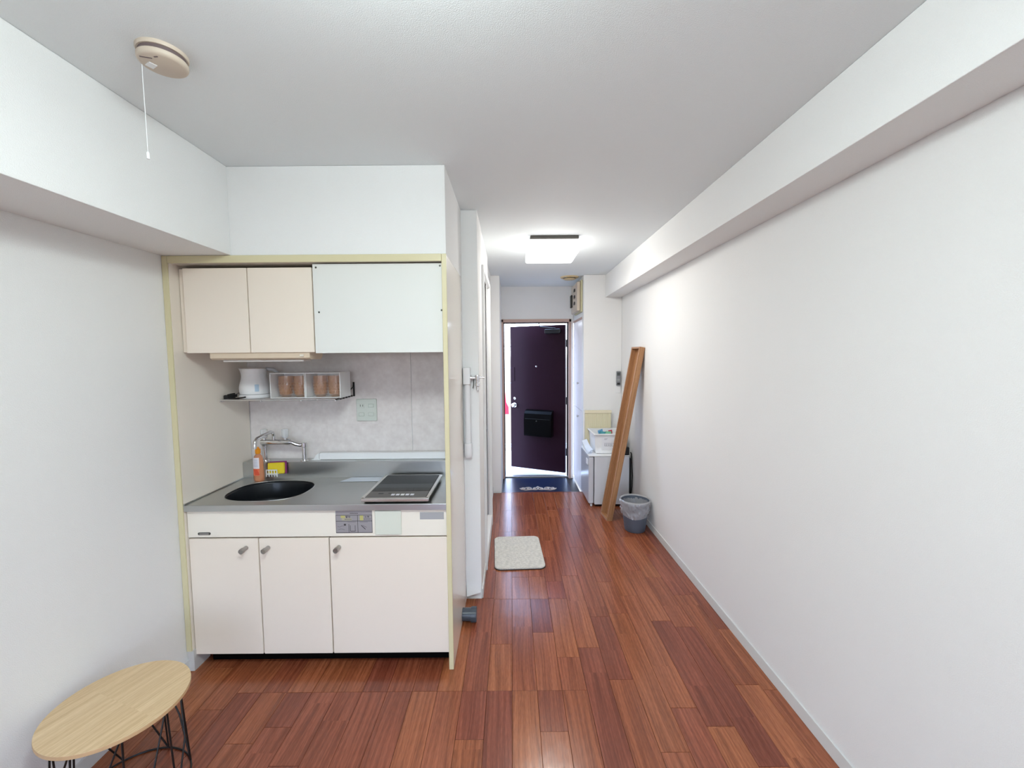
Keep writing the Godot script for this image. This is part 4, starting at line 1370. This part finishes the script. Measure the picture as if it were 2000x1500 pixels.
	part(wb, "side_rail", bx(0.0, D - 0.006, 0.0, L, W / 2 - t, W / 2, 0.0015, 1, Vector2(0.5, 0.1)), M.oak)
	part(wb, "side_rail", bx(0.0, D - 0.006, 0.0, L, -W / 2, -W / 2 + t, 0.0015, 1, Vector2(0.9, 0.4)), M.oak)
	part(wb, "end_piece", bx(0.0, D - 0.006, 0.0, t, -W / 2 + t, W / 2 - t, 0.0015, 2, Vector2(0.1, 0.5)), M.oak)
	part(wb, "end_piece", bx(0.0, D - 0.006, L - t, L, -W / 2 + t, W / 2 - t, 0.0015, 2, Vector2(0.6, 0.2)), M.oak)
	# waste bin with clear bag
	var wbn := thing("waste_bin", "small grey waste bin lined with a clear bag", "waste bin", Vector3(1.091, 0.0, -3.63))
	wbn.scale = Vector3(0.97, 0.99, 0.97)
	var bb := B.new()
	bb.lathe([Vector2(0.0, 0.004), Vector2(0.088, 0.0), Vector2(0.092, 0.004), Vector2(0.098, 0.05), Vector2(0.127, 0.265), Vector2(0.131, 0.268), Vector2(0.131, 0.275), Vector2(0.125, 0.275), Vector2(0.096, 0.05), Vector2(0.088, 0.008), Vector2(0.0, 0.008)], 40)
	part(wbn, "bucket", bb, M.bin)
	var rn := noise(2.2, 91, 2)
	bb = B.new()
	bb.grid(72, 22, func(u: float, w: float) -> Vector3:
		var a := u * TAU
		var ca := cos(a)
		var sa := sin(a)
		var wr := rn.get_noise_3d(ca * 2.2, w * 3.5 + 0.6 * ca, sa * 2.2)
		var r := 0.0
		var yy := 0.0
		if w < 0.5:
			# skirt folded over the outside
			var e := w / 0.5
			yy = lerpf(0.145 + 0.012 * sin(a * 2.0 + 1.0), 0.284, e)
			r = 0.098 + (yy - 0.05) * 0.135 + 0.006 + 0.02 * absf(wr)
			r += 0.003 * sin(a * 3.0 + yy * 60.0)
		else:
			var e := (w - 0.5) / 0.5
			yy = 0.284 - e * 0.22 + (0.004 if e < 0.1 else 0.0)
			r = lerpf(0.131, 0.075, e) - 0.014 * absf(wr) * e * 2.0
		return Vector3(ca * r, yy, sa * r))
	part(wbn, "liner_bag", bb, M.bag, "clear plastic liner bag")

func small_wall_things() -> void:
	# remote control in its holder on the short wall
	var r := thing("remote_control", "grey remote control hanging in a white wall holder", "remote", Vector3(1.197, 1.235, -4.68))
	part(r, "holder", bx(-0.03, 0.03, -0.10, 0.02, 0.0, 0.008, 0.003), M.plastic)
	part(r, "handset", bx(-0.024, 0.024, -0.02, 0.145, 0.008, 0.026, 0.006), mat(Color(0.52, 0.53, 0.55), 0.5))
	part(r, "display", bx(-0.017, 0.017, 0.095, 0.132, 0.026, 0.0268, 0.0), mat(Color(0.28, 0.30, 0.30), 0.3))
	part(r, "button", bx(-0.016, 0.016, -0.008, 0.016, 0.026, 0.028, 0.001), M.black)
	part(r, "button", bx(-0.015, 0.015, 0.035, 0.06, 0.026, 0.0275, 0.001), mat(Color(0.62, 0.63, 0.64), 0.5))

func side_table() -> void:
	var h := 0.36
	var r := 0.2014
	var t := thing("side_table", "round side table with pale wood top on a black wire base", "table", Vector3(-1.394, 0.0, -1.386))
	# top with the grain running along local z
	var pl := PackedVector2Array()
	for i in 72:
		var a := TAU * i / 72
		pl.append(Vector2(cos(a), sin(a)) * r)
	var b := B.new()
	b.prism(pl, 0.013, Vector3(0, h - 0.013, 0), Basis(Vector3.FORWARD, Vector3.LEFT, Vector3.UP), true)
	var tp := part(t, "tabletop", b, M.pale)
	tp.rotation.y = -0.35
	b = B.new()
	b.lathe([Vector2(r + 0.0003, h - 0.0128), Vector2(r + 0.0008, h - 0.0065), Vector2(r + 0.0003, h - 0.0008)], 72)
	part(t, "edge_band", b, mat(Color(0.80, 0.66, 0.50), 0.5))
	var rb := 0.185
	for e in [[h - 0.018, 0.165], [0.004, rb]]:
		b = B.new()
		var pts := []
		for i in 49:
			var a := TAU * i / 48
			pts.append(Vector3(cos(a) * e[1], e[0], sin(a) * e[1]))
		b.tube(pts, 0.0032, 8, false)
		part(t, "ring", b, M.black)
	var n := 8
	for i in n:
		var a0 := TAU * i / n
		var am := TAU * (i + 0.5) / n
		var a1 := TAU * (i + 1) / n
		var top := Vector3(cos(a0) * 0.165, h - 0.018, sin(a0) * 0.165)
		var foot := Vector3(cos(a0) * rb, 0.004, sin(a0) * rb)
		b = B.new()
		b.tube([top, foot], 0.003, 8)
		part(t, "rod", b, M.black)
		b = B.new()
		b.tube([Vector3(cos(a0) * 0.165, h - 0.018, sin(a0) * 0.165), Vector3(cos(am) * 0.18, 0.16, sin(am) * 0.18), Vector3(cos(a1) * rb, 0.004, sin(a1) * rb)], 0.003, 8)
		part(t, "brace", b, M.black)
